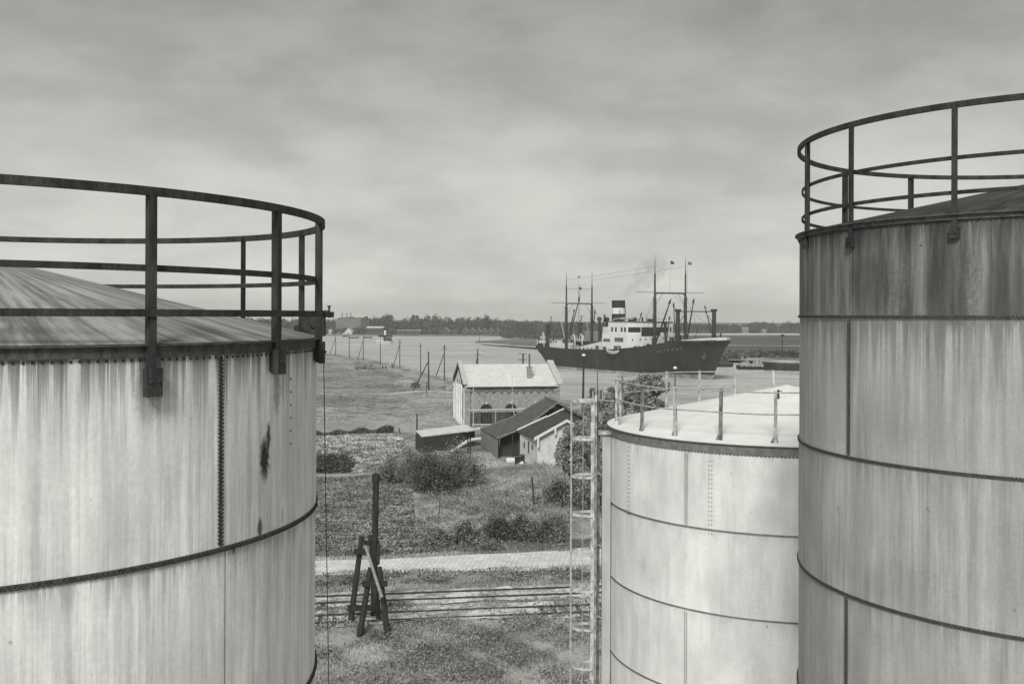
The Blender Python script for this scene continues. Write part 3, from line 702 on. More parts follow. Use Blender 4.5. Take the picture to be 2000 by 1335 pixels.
# bridge block
XF = -33.5; BW = 9.9
def deckz(x): return lerp_t(x, SHEER)-1.05
m = MB(); walls(m, -49, XF, -BW+.1, BW-.1, deckz(-45)-.5, 13.9, 1.8); bd = m.build('bridge_deckhouse', M_white, ship, local=True)
m = MB(); walls(m, -45.5, XF-.3, -BW+.3, BW-.3, 13.9, 17.9, 1.8); br = m.build('wheelhouse', M_white, ship, local=True)
m = MB(); walls(m, -45.8, XF, -BW+.1, BW-.1, 17.9, 18.05, 1.9); m.build('roof_edge', M_ship_grey, br, local=True)
# wraparound windows (the broad dark band, deeper amidships)
def front_x(y, x1, y1, bulge): return x1+bulge*(1-(y/y1)**2)
def band(ya, yb, z0, z1, name='bridge_window', x1=XF-.3, half=BW-.3, bulge=1.8, par=br, n=8, mt=M_glass):
    m = MB(); Ys = np.linspace(ya, yb, n)
    v = []
    for y in Ys: v += [(front_x(y, x1, half, bulge)+.06, y, z0), (front_x(y, x1, half, bulge)+.06, y, z1)]
    m.add(v, [(2*i, 2*i+2, 2*i+3, 2*i+1) for i in range(n-1)]); o = m.build(name, mt, par, local=True); so = o.modifiers.new('s', 'SOLIDIFY'); so.thickness = .08; return o
band(-9.3, -5.0, 14.45, 16.15); band(-4.9, 2.6, 13.2, 16.15, x1=XF+.03, half=BW-.1); band(2.7, 7.0, 14.45, 16.15); band(7.9, 8.6, 14.5, 16.1)
for xx in (-35.0, -37.0, -40.6, -43.0):
    m = MB(); m.box((xx, -BW+.27, 15.3), (1.0, .1, 1.5)); m.build('side_window', M_glass, br, local=True)
for (x0_, x1_, z0_, z1_) in ((-41.0,-35.8,11.1,12.5), (-48.2,-44.0,11.0,12.0), (-41.5,-37.2,7.7,9.7), (-48.6,-46.4,8.3,9.2)):
    m = MB(); m.box(((x0_+x1_)/2, -BW+.08, (z0_+z1_)/2), (x1_-x0_, .14, z1_-z0_)); m.build('gallery_opening', M_ship_grey, bd, local=True)
for y, z in ((-8.0,11.9),(-5.2,12.0),(-3.2,12.1),(-.4,12.2),(1.4,12.3),(4.2,12.4),(-2.1,10.4),(5.0,11.0),(-7,9.6)):
    m = MB(); xf = front_x(y, XF, BW-.1, 1.8); m.tube((xf-.05, y, z), (xf+.12, y, z), .26, .26, 10); m.build('porthole', M_glass, bd, local=True)
m = MB(); xf = front_x(8.2, XF, BW-.1, 1.8); m.box((xf-.15, 8.3, 11.9), (.9, 2.4, 1.7)); m.build('gallery_opening', M_ship_grey, bd, local=True)
# top of wheelhouse: rails, light mast, cowl
m = MB()
for y in np.linspace(-9.2, 9.2, 12): m.tube((front_x(y, XF-.5, 9.4, 1.8), y, 18.05), (front_x(y, XF-.5, 9.4, 1.8), y, 19.0), .04, .04, 4)
m.path([(front_x(y, XF-.5, 9.4, 1.8), y, 19.0) for y in np.linspace(-9.2, 9.2, 12)], .04, 4); m.build('monkey_rail', M_ship_grey, br, local=True)
m = MB(); m.tube((-40, 1, 18), (-40, 1, 19.6), .35, .3, 8); m.build('compass_stand', M_ship_dark, br, local=True)
m = MB(); m.box((-39.5,4,18.5),(1.5,1.6,.9)); m.build('deck_locker', M_ship_dark, br, local=True)
m = MB(); m.box((-40,-3.5,18.4),(1.2,2.2,.8)); m.build('deck_locker', M_ship_dark, br, local=True)
for px in (1262, 1275):
    m = MB(); p = S2(px, 632, -38); m.tube((p.x, p.y, 18.0), (p.x, p.y, 20.8), .07, .05, 5); m.build('signal_lamp_post', M_ship_dark, br, local=True)

# funnel with its bands
fc = S(1208, 600, 0.0); fx = fc.x
def zat(py, xl_, yl=0, px=1208): return S2(px, py, xl_).z
z0_, zA, zB, zT = 15.9, zat(612.7, fx), zat(601, fx), zat(586.5, fx)
fun = MB(); 
for (a, b_, mi) in ((z0_, zA, 0), (zA, zB, 1), (zB, zT, 0)):
    fun.mi = mi; fun.lathe((fx, 0, 0), [(2.42, a), (2.42, b_)], 28)
fun.mi = 0; fun.lathe((fx, 0, 0), [(2.42, zT), (2.5, zT), (2.5, zT-.35), (2.42, zT-.35)], 28); fun.lathe((fx,0,0), [(2.42,zT),(2.1,zT),(2.1,zT-1.5),(0.01,zT-1.6)], 28)
funnel = fun.build('funnel', [M_black, M_white], ship, smooth=True, local=True)
m = MB(); m.box((fx+.5, 0, 13.0), (8, 9, 6.0)); m.build('boiler_casing', M_white, ship, local=True)
m = MB(); m.tube((fx+2.6,-1.2,15),(fx+2.6,-1.2,zA+1.5),.12,.12,6); m.tube((fx+2.4,1.4,15),(fx+2.4,1.4,zA+2.5),.1,.1,6); m.build('steam_pipe', M_ship_dark, funnel, local=True)
# sloping awning frame by the funnel
m = MB(); a, b_ = S(1198, 623, -5), S(1224, 619.5, -5); c_, d_ = S(1198, 631, -5), S(1219, 629, -5)
m.tube(a, b_, .16, .16, 5); m.tube(a, c_, .1, .1, 5); m.tube(S(1219,620.5,-5), d_, .1, .1, 5); m.tube(a+Vector((0,3,0)), b_+Vector((0,3,0)), .14, .14, 5); m.build('awning_frame', M_offw, ship, local=True)

# mid and after houses, poop
def block(name, x0, x1, y0, y1, z0, z1, mt, **k):
    m = MB(); m.box(((x0+x1)/2, (y0+y1)/2, (z0+z1)/2), (x1-x0, y1-y0, z1-z0)); return m.build(name, mt, ship, local=True)
m = MB(); h = [(-73,8.35),(-66,8.7),(-60,9.6),(-52,10.8)]
m.prism([(-73,-8.6,6.5)]+[(-52,-8.6,6.5)]+[(x,-8.6,z) for x, z in h[::-1]], Vector((0,17.2,0))); mh = m.build('engine_deckhouse', M_white, ship, local=True)
m = MB(); m.prism([(x,-8.7,z+.02) for x, z in h]+[(x,-8.7,z+.3) for x, z in h[::-1]], Vector((0,17.4,0))); m.build('house_roof', M_ship_grey, mh, local=True)
for x in (-54.2,-58,-60.5,-63.3,-66.0,-68.5,-70.6):
    m = MB(); 
    if x == -54.2: m.box((x,-8.66,8.5),(2.0,.12,1.9))
    else: m.box((x,-8.66,8.05),(.9,.12,.65))
    m.build('deckhouse_door' if x == -54.2 else 'deckhouse_window', M_ship_grey, mh, local=True)
xa_, xb_ = S(1073.5,676,-8.4).x, S(1094,676,-8.4).x
block('poop_house', xa_, xb_, -8.4, 8.0, 7.0, 9.5, M_white)
block('stern_house', -104.9, -101.7, -5.0, 5.0, 7.6, 10.0, M_white)
block('hatch_coaming', -86, -79, -4, 4, 6.7, 8.4, M_ship_dark); block('hatch_coaming', -29, -24, -4, 4, 8.9, 10.4, M_ship_dark); block('hatch_coaming', -17, -10, -3.6, 3.6, 9.8, 11.4, M_ship_dark)
block('winch_house', -104.5, -100, -5, 5, 7.0, 9.0, M_ship_dark); block('winch_house', -77.5, -73.5, -4.5, 4.5, 6.7, 10.3, M_ship_dark); block('winch_house', -21.5, -19, -3, 3, 9.4, 11.8, M_ship_dark)
# deck clutter: winches, bollards and ventilator stumps
cl_ = MB(); r2 = random.Random(3)
for x0_, x1_, n_ in ((-103,-75,80), (-30,-8,30), (-52,-46,8), (2,5,4)):
    for i in range(n_):
        x = r2.uniform(x0_, x1_); y = r2.uniform(-6.5, 6.5)*(1 if x < -12 else .6); z = deckz(x)
        if r2.random() < .5: cl_.box((x,y,z+r2.uniform(.3,1.0)), (r2.uniform(.4,1.6),r2.uniform(.4,1.4),r2.uniform(.8,1.8)), r2.uniform(0,1))
        else: hh = r2.uniform(1.2,3.6); cl_.tube((x,y,z),(x,y,z+hh),r2.uniform(.12,.3),n=6); cl_.sphere((x,y,z+hh),r2.uniform(.2,.45),6)
cl_.build('deck_fittings', M_ship_dark, ship, local=True)

# masts
def mast(px, pytop, pybase, yl, r0, name='mast', xl_=None, tip=True):
    b_ = S(px, pybase, yl) if xl_ is None else S2(px, pybase, xl_)
    top = S2(px, pytop, b_.x).z
    zd = deckz(b_.x)-.2; m = MB(); H = top-zd
    prof = [(zd,1.0),(zd+H*.52,.86),(zd+H*.56,.86),(zd+H*.57,.55),(zd+H*.82,.42),(zd+H*.83,.25),(top,.1)] if tip else [(zd,1.0),(top,.92)]
    m.path([(b_.x, b_.y, z) for z, _ in prof], [r0*k for _, k in prof], 10)
    if not tip: m.box((b_.x, b_.y, top-.1), (2.1*r0, 2.1*r0, .7))
    o = m.build(name, M_ship_dark, ship, smooth=tip, local=True); return b_, top
XM1 = -22.0
b1, t1 = mast(1278.7, 502.5, 674, 0, .62, xl_=XM1); b2, t2 = mast(1338.4, 503.5, 667, 0, .62, xl_=XM1)
XM2 = -80.5
b3, t3 = mast(1105.8, 531.5, 682, 0, .60, xl_=XM2); b4, t4 = mast(1155.8, 532.0, 670, 0, .60, xl_=XM2)
def spar(name, pts, r, mt=M_ship_dark, n=6):
    m = MB(); m.path(pts, r, n); return m.build(name, mt, ship, local=True)
zb1 = S2(1308, 572.3, XM1).z; zb2 = S2(1131, 592.5, XM2).z
spar('crosstree', [(XM1,b1.y,zb1-1.0),(XM1,b1.y+.8,zb1),(XM1,b2.y-.8,zb1),(XM1,b2.y,zb1-1.0)], .3)
spar('crosstree', [(XM2,b3.y,zb2-1.0),(XM2,b3.y+.8,zb2),(XM2,b4.y-.8,zb2),(XM2,b4.y,zb2-1.0)], .26)
for (xm, ya, yb, z) in ((XM1, S2(1244,571.5,XM1).y, b1.y, zb1+.2), (XM1, b2.y, S2(1374.5,573,XM1).y, zb1+.2), (XM2, S2(1076,590.5,XM2).y, b3.y, zb2+.2), (XM2, b4.y, S2(1183,592.5,XM2).y, zb2+.2)):
    spar('yardarm', [(xm,ya,z),(xm,yb,z)], .09)
spar('upper_stay', [(XM2,b3.y,S2(1106,564.5,XM2).z),(XM2,b4.y,S2(1156,564.5,XM2).z)], .06)
for (xm, a, b_, z) in ((XM1, b1, b2, zb1), (XM2, b3, b4, zb2)):
    for s, q in ((1, a), (-1, b_)): spar('brace', [(xm, q.y, z-4.5), (xm, q.y+s*3.2, z-.1)], .06)
# goalposts on the forecastle
g1, gt1 = mast(1323.8, 605, 668, -6.6, .72, 'kingpost', tip=False); g2, gt2 = mast(1394.5, 605, 659, 4.6, .72, 'kingpost', tip=False)
spar('crosstree', [(g1.x,g1.y,gt1-.5),(g2.x,g2.y,gt2-.5)], .2)
for g, s in ((g1, 1), (g2, -1)):
    d = (Vector((g2.x-g1.x, g2.y-g1.y, 0))).normalized()*s; p = Vector((g.x, g.y, gt1-.6)); spar('brace', [p+d*3.0, p+Vector((0,0,-4))], .09)
for (px, pt, pb, yl, r) in ((1229.6,630,680,-6.5,.55), (1298.5,630,672,5.2,.55), (1069,636,677,-3.5,.62), (1133,631,668,-2,.8)):
    mast(px, pt, pb, yl, r, 'kingpost', tip=False)
# derrick booms
for (xa, ya, xb, yb, yl, r, pale) in ((1076.7,617,1073,652,-2,.2,0), (1133,577,1111,662,-2,.27,0), (1122,603,1113,646,2,.26,0), (1092.5,609,1103,662,3,.13,1), (1136.8,617,1133,632,1,.2,0),
        (1162.5,604,1155,668,-1,.25,0), (1181.7,613,1171.6,668,-4,.25,0), (1141.5,609,1149,648,4,.1,1), (1254.5,609,1231,672,-4,.22,0), (1310.7,583,1281.5,668,-1,.3,0), (1315,590,1320.5,668,3,.2,0),
        (1315,591,1330,645,4,.16,0), (1308,617,1302,665,2,.22,0), (1355.6,582,1341.4,667,1,.26,0), (1376,596,1392,657,4,.2,0), (1363,640,1357,662,2,.1,0)):
    a, b_ = S(xa, ya, yl), S(xb, yb, yl*.7)
    spar('derrick_boom', [a, a*.5+b_*.5, b_], [r*.55, r, r*.9], M_offw if pale else M_ship_dark)
    if not pale: spar('tackle_block', [a*.93+b_*.07+Vector((0,0,.3)), a*.88+b_*.12], r*1.35)
# standing rigging
for (a, b_) in (((XM1,b1.y,zb1),(XM1-7,-8.8,9.6)), ((XM1,b1.y,zb1),(XM1-3,-8.8,9.8)), ((XM1,b2.y,zb1),(XM1-8,8.8,9.6)), ((XM1,b2.y,zb1),(XM1+9,6,11.6)),
        ((XM2,b3.y,zb2),(XM2-7,-8.8,8)), ((XM2,b4.y,zb2),(XM2+8,8.8,8.2)), ((XM2,b4.y,zb2),(XM2-8,8.8,8)),
        ((XM1,b1.y,t1-3),(XM2,b3.y,t3-3)), ((XM1,b2.y,t2-3),(XM2,b4.y,t4-3)), ((XM1,0,zb1),(5.5,0,13))):
    spar('stay', [a, b_], .035)
# cowl ventilators
def cowl(px, py, pyb, yl, r, face):
    p = S(px, py, yl); zb_ = S2(px, pyb, p.x).z; m = MB(); m.path([(p.x,p.y,zb_),(p.x,p.y,p.z-r*1.1),(p.x+face[0]*r*.5,p.y+face[1]*r*.5,p.z),(p.x+face[0]*r*1.25,p.y+face[1]*r*1.25,p.z+r*.1)], [r*.62,r*.62,r*.95,r*1.15], 12)
    m.sphere((p.x,p.y,p.z+r*.05), r*.98, 12); m.build('cowl_ventilator', M_ship_dark, ship, smooth=True, local=True)
cowl(1171, 623.5, 682, -6, .78, (.8,-.6)); cowl(1185.5, 624, 664, -2, .95, (-.6,-.8)); cowl(1240.5, 624, 634, -1, .7, (.8,-.6))
# davits and lifeboats
def davit(px, py, w, h, yl, dx=0):
    p = S(px, py, yl); k = [(-.5,-1.0),(-.5,-.35),(-.42,-.1),(-.2,.05),(.1,.1),(.38,0),(.5,-.25)]
    m = MB(); m.path([(p.x-a*w*.9, p.y+a*w*.35, p.z+b_*h) for a, b_ in k], .17, 6); m.build('boat_davit', M_white, ship, smooth=True, local=True)
davit(1061, 651, 5.0, 5.2, -4); davit(1120.5, 655, 6.0, 6.0, -6.5); davit(1134.5, 654.5, 5.8, 6.0, -6.5); davit(1137, 654.5, 5.0, 3.4, 0)
def lifeboat(px, py, yl, L=7.0, dark=False):
    p = S(px, py, yl); m = MB(); n_ = 12; V = []
    for i in range(n_+1):
        u = i/n_*2-1; w_ = 1.15*(1-abs(u)**2.4)+.03; sh = .35*abs(u)**2
        for k in range(7):
            a = PI*k/6; V.append((p.x+u*L/2, p.y-math.cos(a)*w_, p.z+.55+sh-math.sin(a)*(1.1*(1-abs(u)**3*.6))))
    m.add(V, [(i*7+k, i*7+k+1, (i+1)*7+k+1, (i+1)*7+k) for i in range(n_) for k in range(6)]); m.add([V[i*7] for i in range(n_+1)]+[V[i*7+6] for i in range(n_+1)], [(i, i+1, n_+2+i, n_+1+i) for i in range(n_)])
    m.build('lifeboat', M_offw, ship, smooth=True, local=True)
lifeboat(1132, 665.5, -5.5); lifeboat(1062, 661, -3, 5); lifeboat(1196.5, 688.5, -10.8, 8.0)
m = MB()
for dx in (-3.2, 3.4):
    p = S(1196.5, 688.5, -10.8); m.tube(p+Vector((dx,0,.3)), p+Vector((dx,0,4.0)), .08, .08, 5)
m.build('boat_falls', M_offw, ship, local=True)
# mid-ship rail by the davits
m = MB()
for k in range(9):
    a = S(1110+4.2*k*.55, 674.5-.02*k, -8.9); m.tube((a.x,a.y,6.6),(a.x,a.y,a.z),.09,.09,4)
m.path([S(1109,674.3,-8.9), S(1131,674.8,-8.9)], .14, 5); m.build('side_rail', M_offw, ship, local=True)
# flags on their halyards
def flag(px, py, wpx, hpx, xl_, tipped, mt):
    p = S2(px, py, xl_); w_ = wpx/5.0; h_ = hpx/5.6; m = MB(); n_ = 8; V = []
    for i in range(n_+1):
        u = i/n_
        for k in (0, 1): V.append((p.x+.5*math.sin(u*5), p.y+u*w_, p.z-k*h_*(1-.25*u)-u*.45*h_*(1-k)*tipped-.25*h_*u))
    m.add(V, [(2*i, 2*i+2, 2*i+3, 2*i+1) for i in range(n_)]); o = m.build('flag', mt, ship, local=True); so = o.modifiers.new('s', 'SOLIDIFY'); so.thickness = .05
    return p
flag(1310, 509, 9.5, 6.5, XM1, 1, M_ship_dark); flag(1344, 511, 9.5, 6, XM1, 0, mat('flag_cloth', .16, .8, .5, .6)); flag(1129.3, 538.5, 6, 4, XM2, 1, M_ship_dark)
spar('halyard', [S2(1309.6,509,XM1), S2(1308,571,XM1)], .03); spar('halyard', [S2(1343.8,511,XM1), S2(1342,572,XM1)], .03); spar('halyard', [S2(1129.5,539,XM2), S2(1131,592,XM2)], .03)
# lattice signal mast between the after pair
m = MB(); p = S2(1131, 600, XM2+3)
for dx in (-.6, .6): m.tube((p.x, p.y+dx, deckz(XM2)), (p.x, p.y+dx*.3, S2(1132,556,XM2+3).z), .07, .05, 5)
for k in range(5): z = S2(1132,556,XM2+3).z-1-k*1.2; m.tube((p.x, p.y-.5, z), (p.x, p.y+.5, z-.4), .06, .06, 4)
m.sphere((p.x, p.y+.6, S2(1132,563,XM2+3).z), .5, 8); m.build('signal_mast', M_ship_dark, ship, local=True)

# ------------------------------------------------------------ people (one continuous body each)
def person_mesh(name, joints, edges, mats, scale=1.0):
    me = bpy.data.meshes.new(name); ks = list(joints); me.from_pydata([Vector(joints[k][0])*scale for k in ks], [(ks.index(a), ks.index(b)) for a, b in edges], [])
    o = bpy.data.objects.new(name, me); C.objects.link(o)
    sk = o.modifiers.new('skin', 'SKIN'); 
    if not me.skin_vertices:
        bm = bmesh.new(); bm.from_mesh(me); bm.verts.layers.skin.verify(); bm.to_mesh(me); bm.free()
    for i, k in enumerate(ks):
        r = joints[k][1]; r = (r, r) if not isinstance(r, tuple) else r; me.skin_vertices[0].data[i].radius = (r[0]*scale, r[1]*scale); me.skin_vertices[0].data[i].use_root = (i == 0)
    sb = o.modifiers.new('sub', 'SUBSURF'); sb.levels = 1; sb.render_levels = 1
    dg = bpy.context.evaluated_depsgraph_get(); nm_ = bpy.data.meshes.new_from_object(o.evaluated_get(dg))
    bpy.data.objects.remove(o); nm_.name = name
    for mm in mats: nm_.materials.append(mm)
    for p_ in nm_.polygons:
        z = p_.center.z/scale; p_.use_smooth = True; p_.material_index = 2 if z > joints['neck'][0][2]+.02 else (1 if z > joints['pelvis'][0][2]-.04 else 0)
    return nm_
M_coat = mat('dark_coat', .04, .9, .3, 5); M_trou = mat('dark_trousers', .05, .9, .3, 5); M_skin = mat('skin', .3, .6, .1, 5); M_shirt = mat('pale_shirt', .55, .85, .12, 5)
ED = [('pelvis','waist'),('waist','chest'),('chest','neck'),('neck','head'),('head','crown'),('pelvis','hipL'),('hipL','kneeL'),('kneeL','ankL'),('ankL','toeL'),('pelvis','hipR'),('hipR','kneeR'),('kneeR','ankR'),('ankR','toeR'),
      ('chest','shL'),('shL','elL'),('elL','haL'),('haL','fiL'),('chest','shR'),('shR','elR'),('elR','haR'),('haR','fiR')]
def pose(standing=True, lean=0.0):
    if standing:
        J = dict(pelvis=((0,0,.95),(.15,.11)), waist=((0,0,1.1),(.13,.1)), chest=((0,.02,1.35),(.16,.11)), neck=((0,.01,1.52),.055), head=((0,-.01,1.63),(.085,.1)), crown=((0,0,1.74),.06),
          hipL=((.1,0,.9),.09), kneeL=((.11,-.03,.5),.06), ankL=((.11,.02,.08),.04), toeL=((.12,-.15,.04),.035), hipR=((-.1,0,.9),.09), kneeR=((-.12,.0,.5),.06), ankR=((-.14,.06,.08),.04), toeR=((-.15,-.1,.04),.035),
          shL=((.2,.02,1.43),.06), elL=((.27,.05,1.15),.045), haL=((.25,-.04,.9),.032), fiL=((.24,-.08,.8),.025), shR=((-.2,.02,1.43),.06), elR=((-.27,.05,1.15),.045), haR=((-.25,-.05,.9),.032), fiR=((-.24,-.09,.8),.025))
    else:
        J = dict(pelvis=((0,.1,.22),(.16,.13)), waist=((0,.08,.4),(.14,.11)), chest=((0,-.02,.65),(.16,.11)), neck=((0,-.07,.82),.055), head=((0,-.1,.93),(.085,.1)), crown=((0,-.1,1.03),.06),
          hipL=((.1,.06,.2),.09), kneeL=((.16,-.35,.5),.06), ankL=((.15,-.42,.08),.04), toeL=((.16,-.58,.04),.035), hipR=((-.1,.06,.2),.09), kneeR=((-.16,-.32,.52),.06), ankR=((-.15,-.4,.08),.04), toeR=((-.16,-.56,.04),.035),
          shL=((.2,0,.72),.06), elL=((.25,-.2,.5),.045), haL=((.12,-.38,.5),.032), fiL=((.06,-.42,.5),.025), shR=((-.2,0,.72),.06), elR=((-.25,-.2,.5),.045), haR=((-.12,-.36,.5),.032), fiR=((-.06,-.4,.5),.025))
    return J
pst = person_mesh('person', pose(True), ED, [M_trou, M_coat, M_skin]); pse = person_mesh('person', pose(False), ED, [M_trou, M_coat, M_skin])
def person(px, py, me_, label, group, rz, z=None, parent_loc=None):
    p = G(px, py, 0.0); zz = gz(p.x, p.y)+.05; o = bpy.data.objects.new('person', me_); C.objects.link(o); o.location = (p.x, p.y, zz); o.rotation_euler = (0,0,rz)
    tag(o, label, 'person', group); return o
person(766, 720.5, pst, 'person in dark clothes standing on the bank path', 'people on the bank path', .3)
person(753, 720.0, pse, 'person in dark clothes sitting on the bank path, nearest the one who stands', 'people on the bank path', .9)
pse2 = pse.copy(); pse2.materials.clear()
for mm in (M_trou, M_shirt, M_skin): pse2.materials.append(mm)
person(747, 719.3, pse2, 'person in a pale top sitting leftmost of the three on the bank path', 'people on the bank path', 2.4)
def deck_person(px, py, yl, label):
    q = S(px, py, yl); o = bpy.data.objects.new('person', pst); C.objects.link(o); z = deckz(q.x)
    wq = SO+Matrix.Rotation(SRZ, 3, 'Z') @ Vector((q.x, q.y, z)); o.location = wq; o.rotation_euler = (0,0,.4); tag(o, label, 'person', 'crew on the steamer'); return o
for px, yl, lb in ((1291,-5.5,'sailor on the foredeck just left of the goalpost pair, nearest the bridge'), (1299,-6.5,'sailor on the foredeck beside the starboard goalpost'), (1239,-7.6,'sailor at the rail below the left part of the bridge front'),
                   (1248,-7.6,'sailor at the rail under the middle of the bridge front'), (1259,-7.8,'sailor at the rail just left of the foremast foot'), (1160,-8.6,'crew member standing by the after deckhouse wall')):
    deck_person(px, 670, yl, lb)

# ------------------------------------------------------------ small craft
def hull_shape(m, L, B, H, sheer=.4, dirx=1, n=18, full=3.0):
    V = []
    for i in range(n+1):
        u = i/n*2-1; w_ = B/2*(1-abs(u)**full)+.05; z1 = H+sheer*u*u
        for k, (fy, fz) in enumerate(((-1,1),(-.97,.5),(-.85,-.1),(-.5,-.35),(.5,-.35),(.85,-.1),(.97,.5),(1,1))): V.append((u*L/2*(1 if fz > 0 else .94), fy*w_, z1*fz if fz > 0 else fz))
    m.add(V, [(i*8+k, i*8+k+1, (i+1)*8+k+1, (i+1)*8+k) for i in range(n) for k in range(7)]); m.add([V[i*8] for i in range(n+1)]+[V[i*8+7] for i in range(n+1)], [(i, i+1, n+2+i, n+1+i) for i in range(n)])
def heap(m, x0, x1, w_, h, seed, n=14, jag=.35):
    r = random.Random(seed); V = []; k_ = 9
    for i in range(n+1):
        u = i/n; hh = h*(.35+.65*math.sin(PI*u)**.6)*(1+r.uniform(-jag,jag))
        for k in range(k_): a = PI*k/(k_-1); V.append((x0+(x1-x0)*u+r.uniform(-.3,.3), -math.cos(a)*w_/2, .0+math.sin(a)*hh*(1+r.uniform(-.18,.18))))
    m.add(V, [(i*k_+k, i*k_+k+1, (i+1)*k_+k+1, (i+1)*k_+k) for i in range(n) for k in range(k_-1)])
M_barge = mat('tarred_barge', .035, .7, .3, .6); M_cargo_l = mat('pale_cargo', .3, .9, .5, 1.4); M_cargo_d = mat('dark_cargo', .06, .9, .5, 1.2)
def barge(pxa, pxb, py, label, load, seed, H=1.9):
    Y = 20*2000/uv((pxa+pxb)/2, py)[1]; xa_ = uv(pxa, py)[0]/2000*Y; xb_ = uv(pxb, py)[0]/2000*Y; L = xb_-xa_
    o = thing('barge', label, 'barge', ((xa_+xb_)/2, Y, -3), -.12, 'barges moored off the far bank')
    m = MB(); hull_shape(m, L, 6.0, H, .5); m.build('hull', M_barge, o, smooth=True, local=True)
    for (a, b_, h, mt) in load:
        m = MB(); heap(m, (a-.5)*L, (b_-.5)*L, 4.8, h, seed); q = m.build('cargo', mt, o, local=True); q.location = (0,0,H-.1); seed += 1
    return o
barge(1384, 1432, 716, 'small dark barge with a heaped dark load, half hidden behind the steamer bow', [(.35,.85,2.3,M_cargo_d)], 4, 1.1)
barge(1438, 1496, 721, 'barge heaped with pale cargo, between two darker barges', [(.12,.48,2.2,M_cargo_l),(.52,.9,2.0,M_cargo_l)], 9, 1.2)
barge(1492, 1580, 725, 'long empty dark barge next to the right-hand tank', [(.1,.9,.6,M_cargo_d)], 15, 2.6)
# river steam launch
lp = Vector((uv(751,671)[0]/2000*715, 715, -3))
la = thing('passenger_launch', 'white river launch with a tall pale funnel and dark awning, out on the open water', 'boat', lp, .25)
m = MB(); hull_shape(m, 11.4, 4.4, 1.8, .5); m.build('hull', M_offw, la, smooth=True, local=True)
m = MB(); m.box((-2.9,0,2.8),(4.0,3.7,2.4)); m.build('cabin', M_white, la, local=True)
m = MB(); m.box((2.2,0,3.0),(5.6,3.8,2.4)); m.build('saloon', mat('saloon_side', .05, .6, .3, 1), la, local=True)
for x in (-4.2,-2.9,-1.6): 
    m = MB(); m.box((x,-1.93,3.2),(.8,.1,.8)); m.build('window', M_glass, la, local=True)
m = MB(); m.box((.6,0,5.3),(9.4,4.4,1.5)); m.build('awning', M_barge, la, local=True)
m = MB(); 
for x in (-3.9,-1.5,1.5,4.4):
    for y in (-2.1,2.1): m.tube((x,y,1.8),(x,y,5.1),.07,.07,4)
m.build('awning_posts', M_offw, la, local=True)
m = MB(); m.tube((.4,0,3),(.4,0,9.2),.85,.8,14); lf = m.build('funnel', M_white, la, smooth=True, local=True)
m = MB(); m.tube((.4,0,9.2),(.4,0,10.2),.86,.86,14); m.build('funnel_top', M_black, lf, local=True)
# rowing boats by the far quay
for px, py, L, lb in ((675,657.5,6,'small dark boat at the far quay below the white gabled house'), (691,660,9,'low dark boat just off the far quay right of the white gabled house'), (718,659.8,8,'low dark boat off the far quay left of the river launch')):
    Y = 40000/uv(px,py)[1]; x = uv(px,py)[0]/2000*Y; m = MB(); hull_shape(m, L, 2.2, .9, .3); o = m.build('rowing_boat', M_barge, None); o.location = (x, Y, -3); tag(o, lb, 'boat', 'small boats near the far quay')
# white yacht at the inlet
Y = 820; x = uv(1041,656)[0]/2000*Y; m = MB(); hull_shape(m, 9, 2.6, 1.3, .3); m.box((.5,0,1.9),(4,1.8,1.3)); o = m.build('motor_boat', M_white, None); o.location = (x, Y+62, -1.75); o.rotation_euler = (0,0,.1); tag(o, 'small white boat drawn up on the far bank left of the steamer stern', 'boat')

# ------------------------------------------------------------ pump house
A0 = Vector((-13.5,155.5,0)); dF = Vector((15.5,3.1,0)).normalized(); dG = Vector((-3.1,15.5,0)).normalized(); LF, LG = 14.6, 15.8
ph = thing('pump_house', 'brick pump house with pale metal roof, white gable end and arched windows', 'building', A0)
ZE, ZR = 6.05, 8.95
def Q(a, b_, z): return A0+dF*a+dG*b_+Vector((0,0,z))
M_brickd = mat('plain_old_brick', .3, .9, .25, 2.5, bump=.3)
M_gablew = mat('limewashed_gable', .78, .8, .14, 1.2)
M_roofp = mat('pale_sheet_roof', .72, .6, .07, .5, extra=lambda t, c, v: tm(t, 'MULTIPLY', v, tmr(t, tnoise(t, c.outputs['Object'], 1.6, 4, .6), .35, .65, .93, 1.03)))
m = MB(); m.prism([Q(0,0,-.3), Q(LF,0,-.3), Q(LF,0,ZE), Q(0,0,ZE)], dG*.4); m.build('wall', M_brickd, ph); m = MB(); m.prism([Q(0,LG,-.3), Q(LF,LG,-.3), Q(LF,LG,ZE), Q(0,LG,ZE)], -dG*.4); m.build('wall', M_brickd, ph)
for a in (LF, 0):
    s_ = 1 if a == 0 else -1; m = MB()
    m.prism([Q(a,.4,-.3), Q(a,LG-.4,-.3), Q(a,LG-.4,ZE), Q(a,LG/2,ZR), Q(a,.4,ZE)], dF*s_*.4)
    gw = m.build('gable_wall', M_gablew if a == 0 else M_brickd, ph)
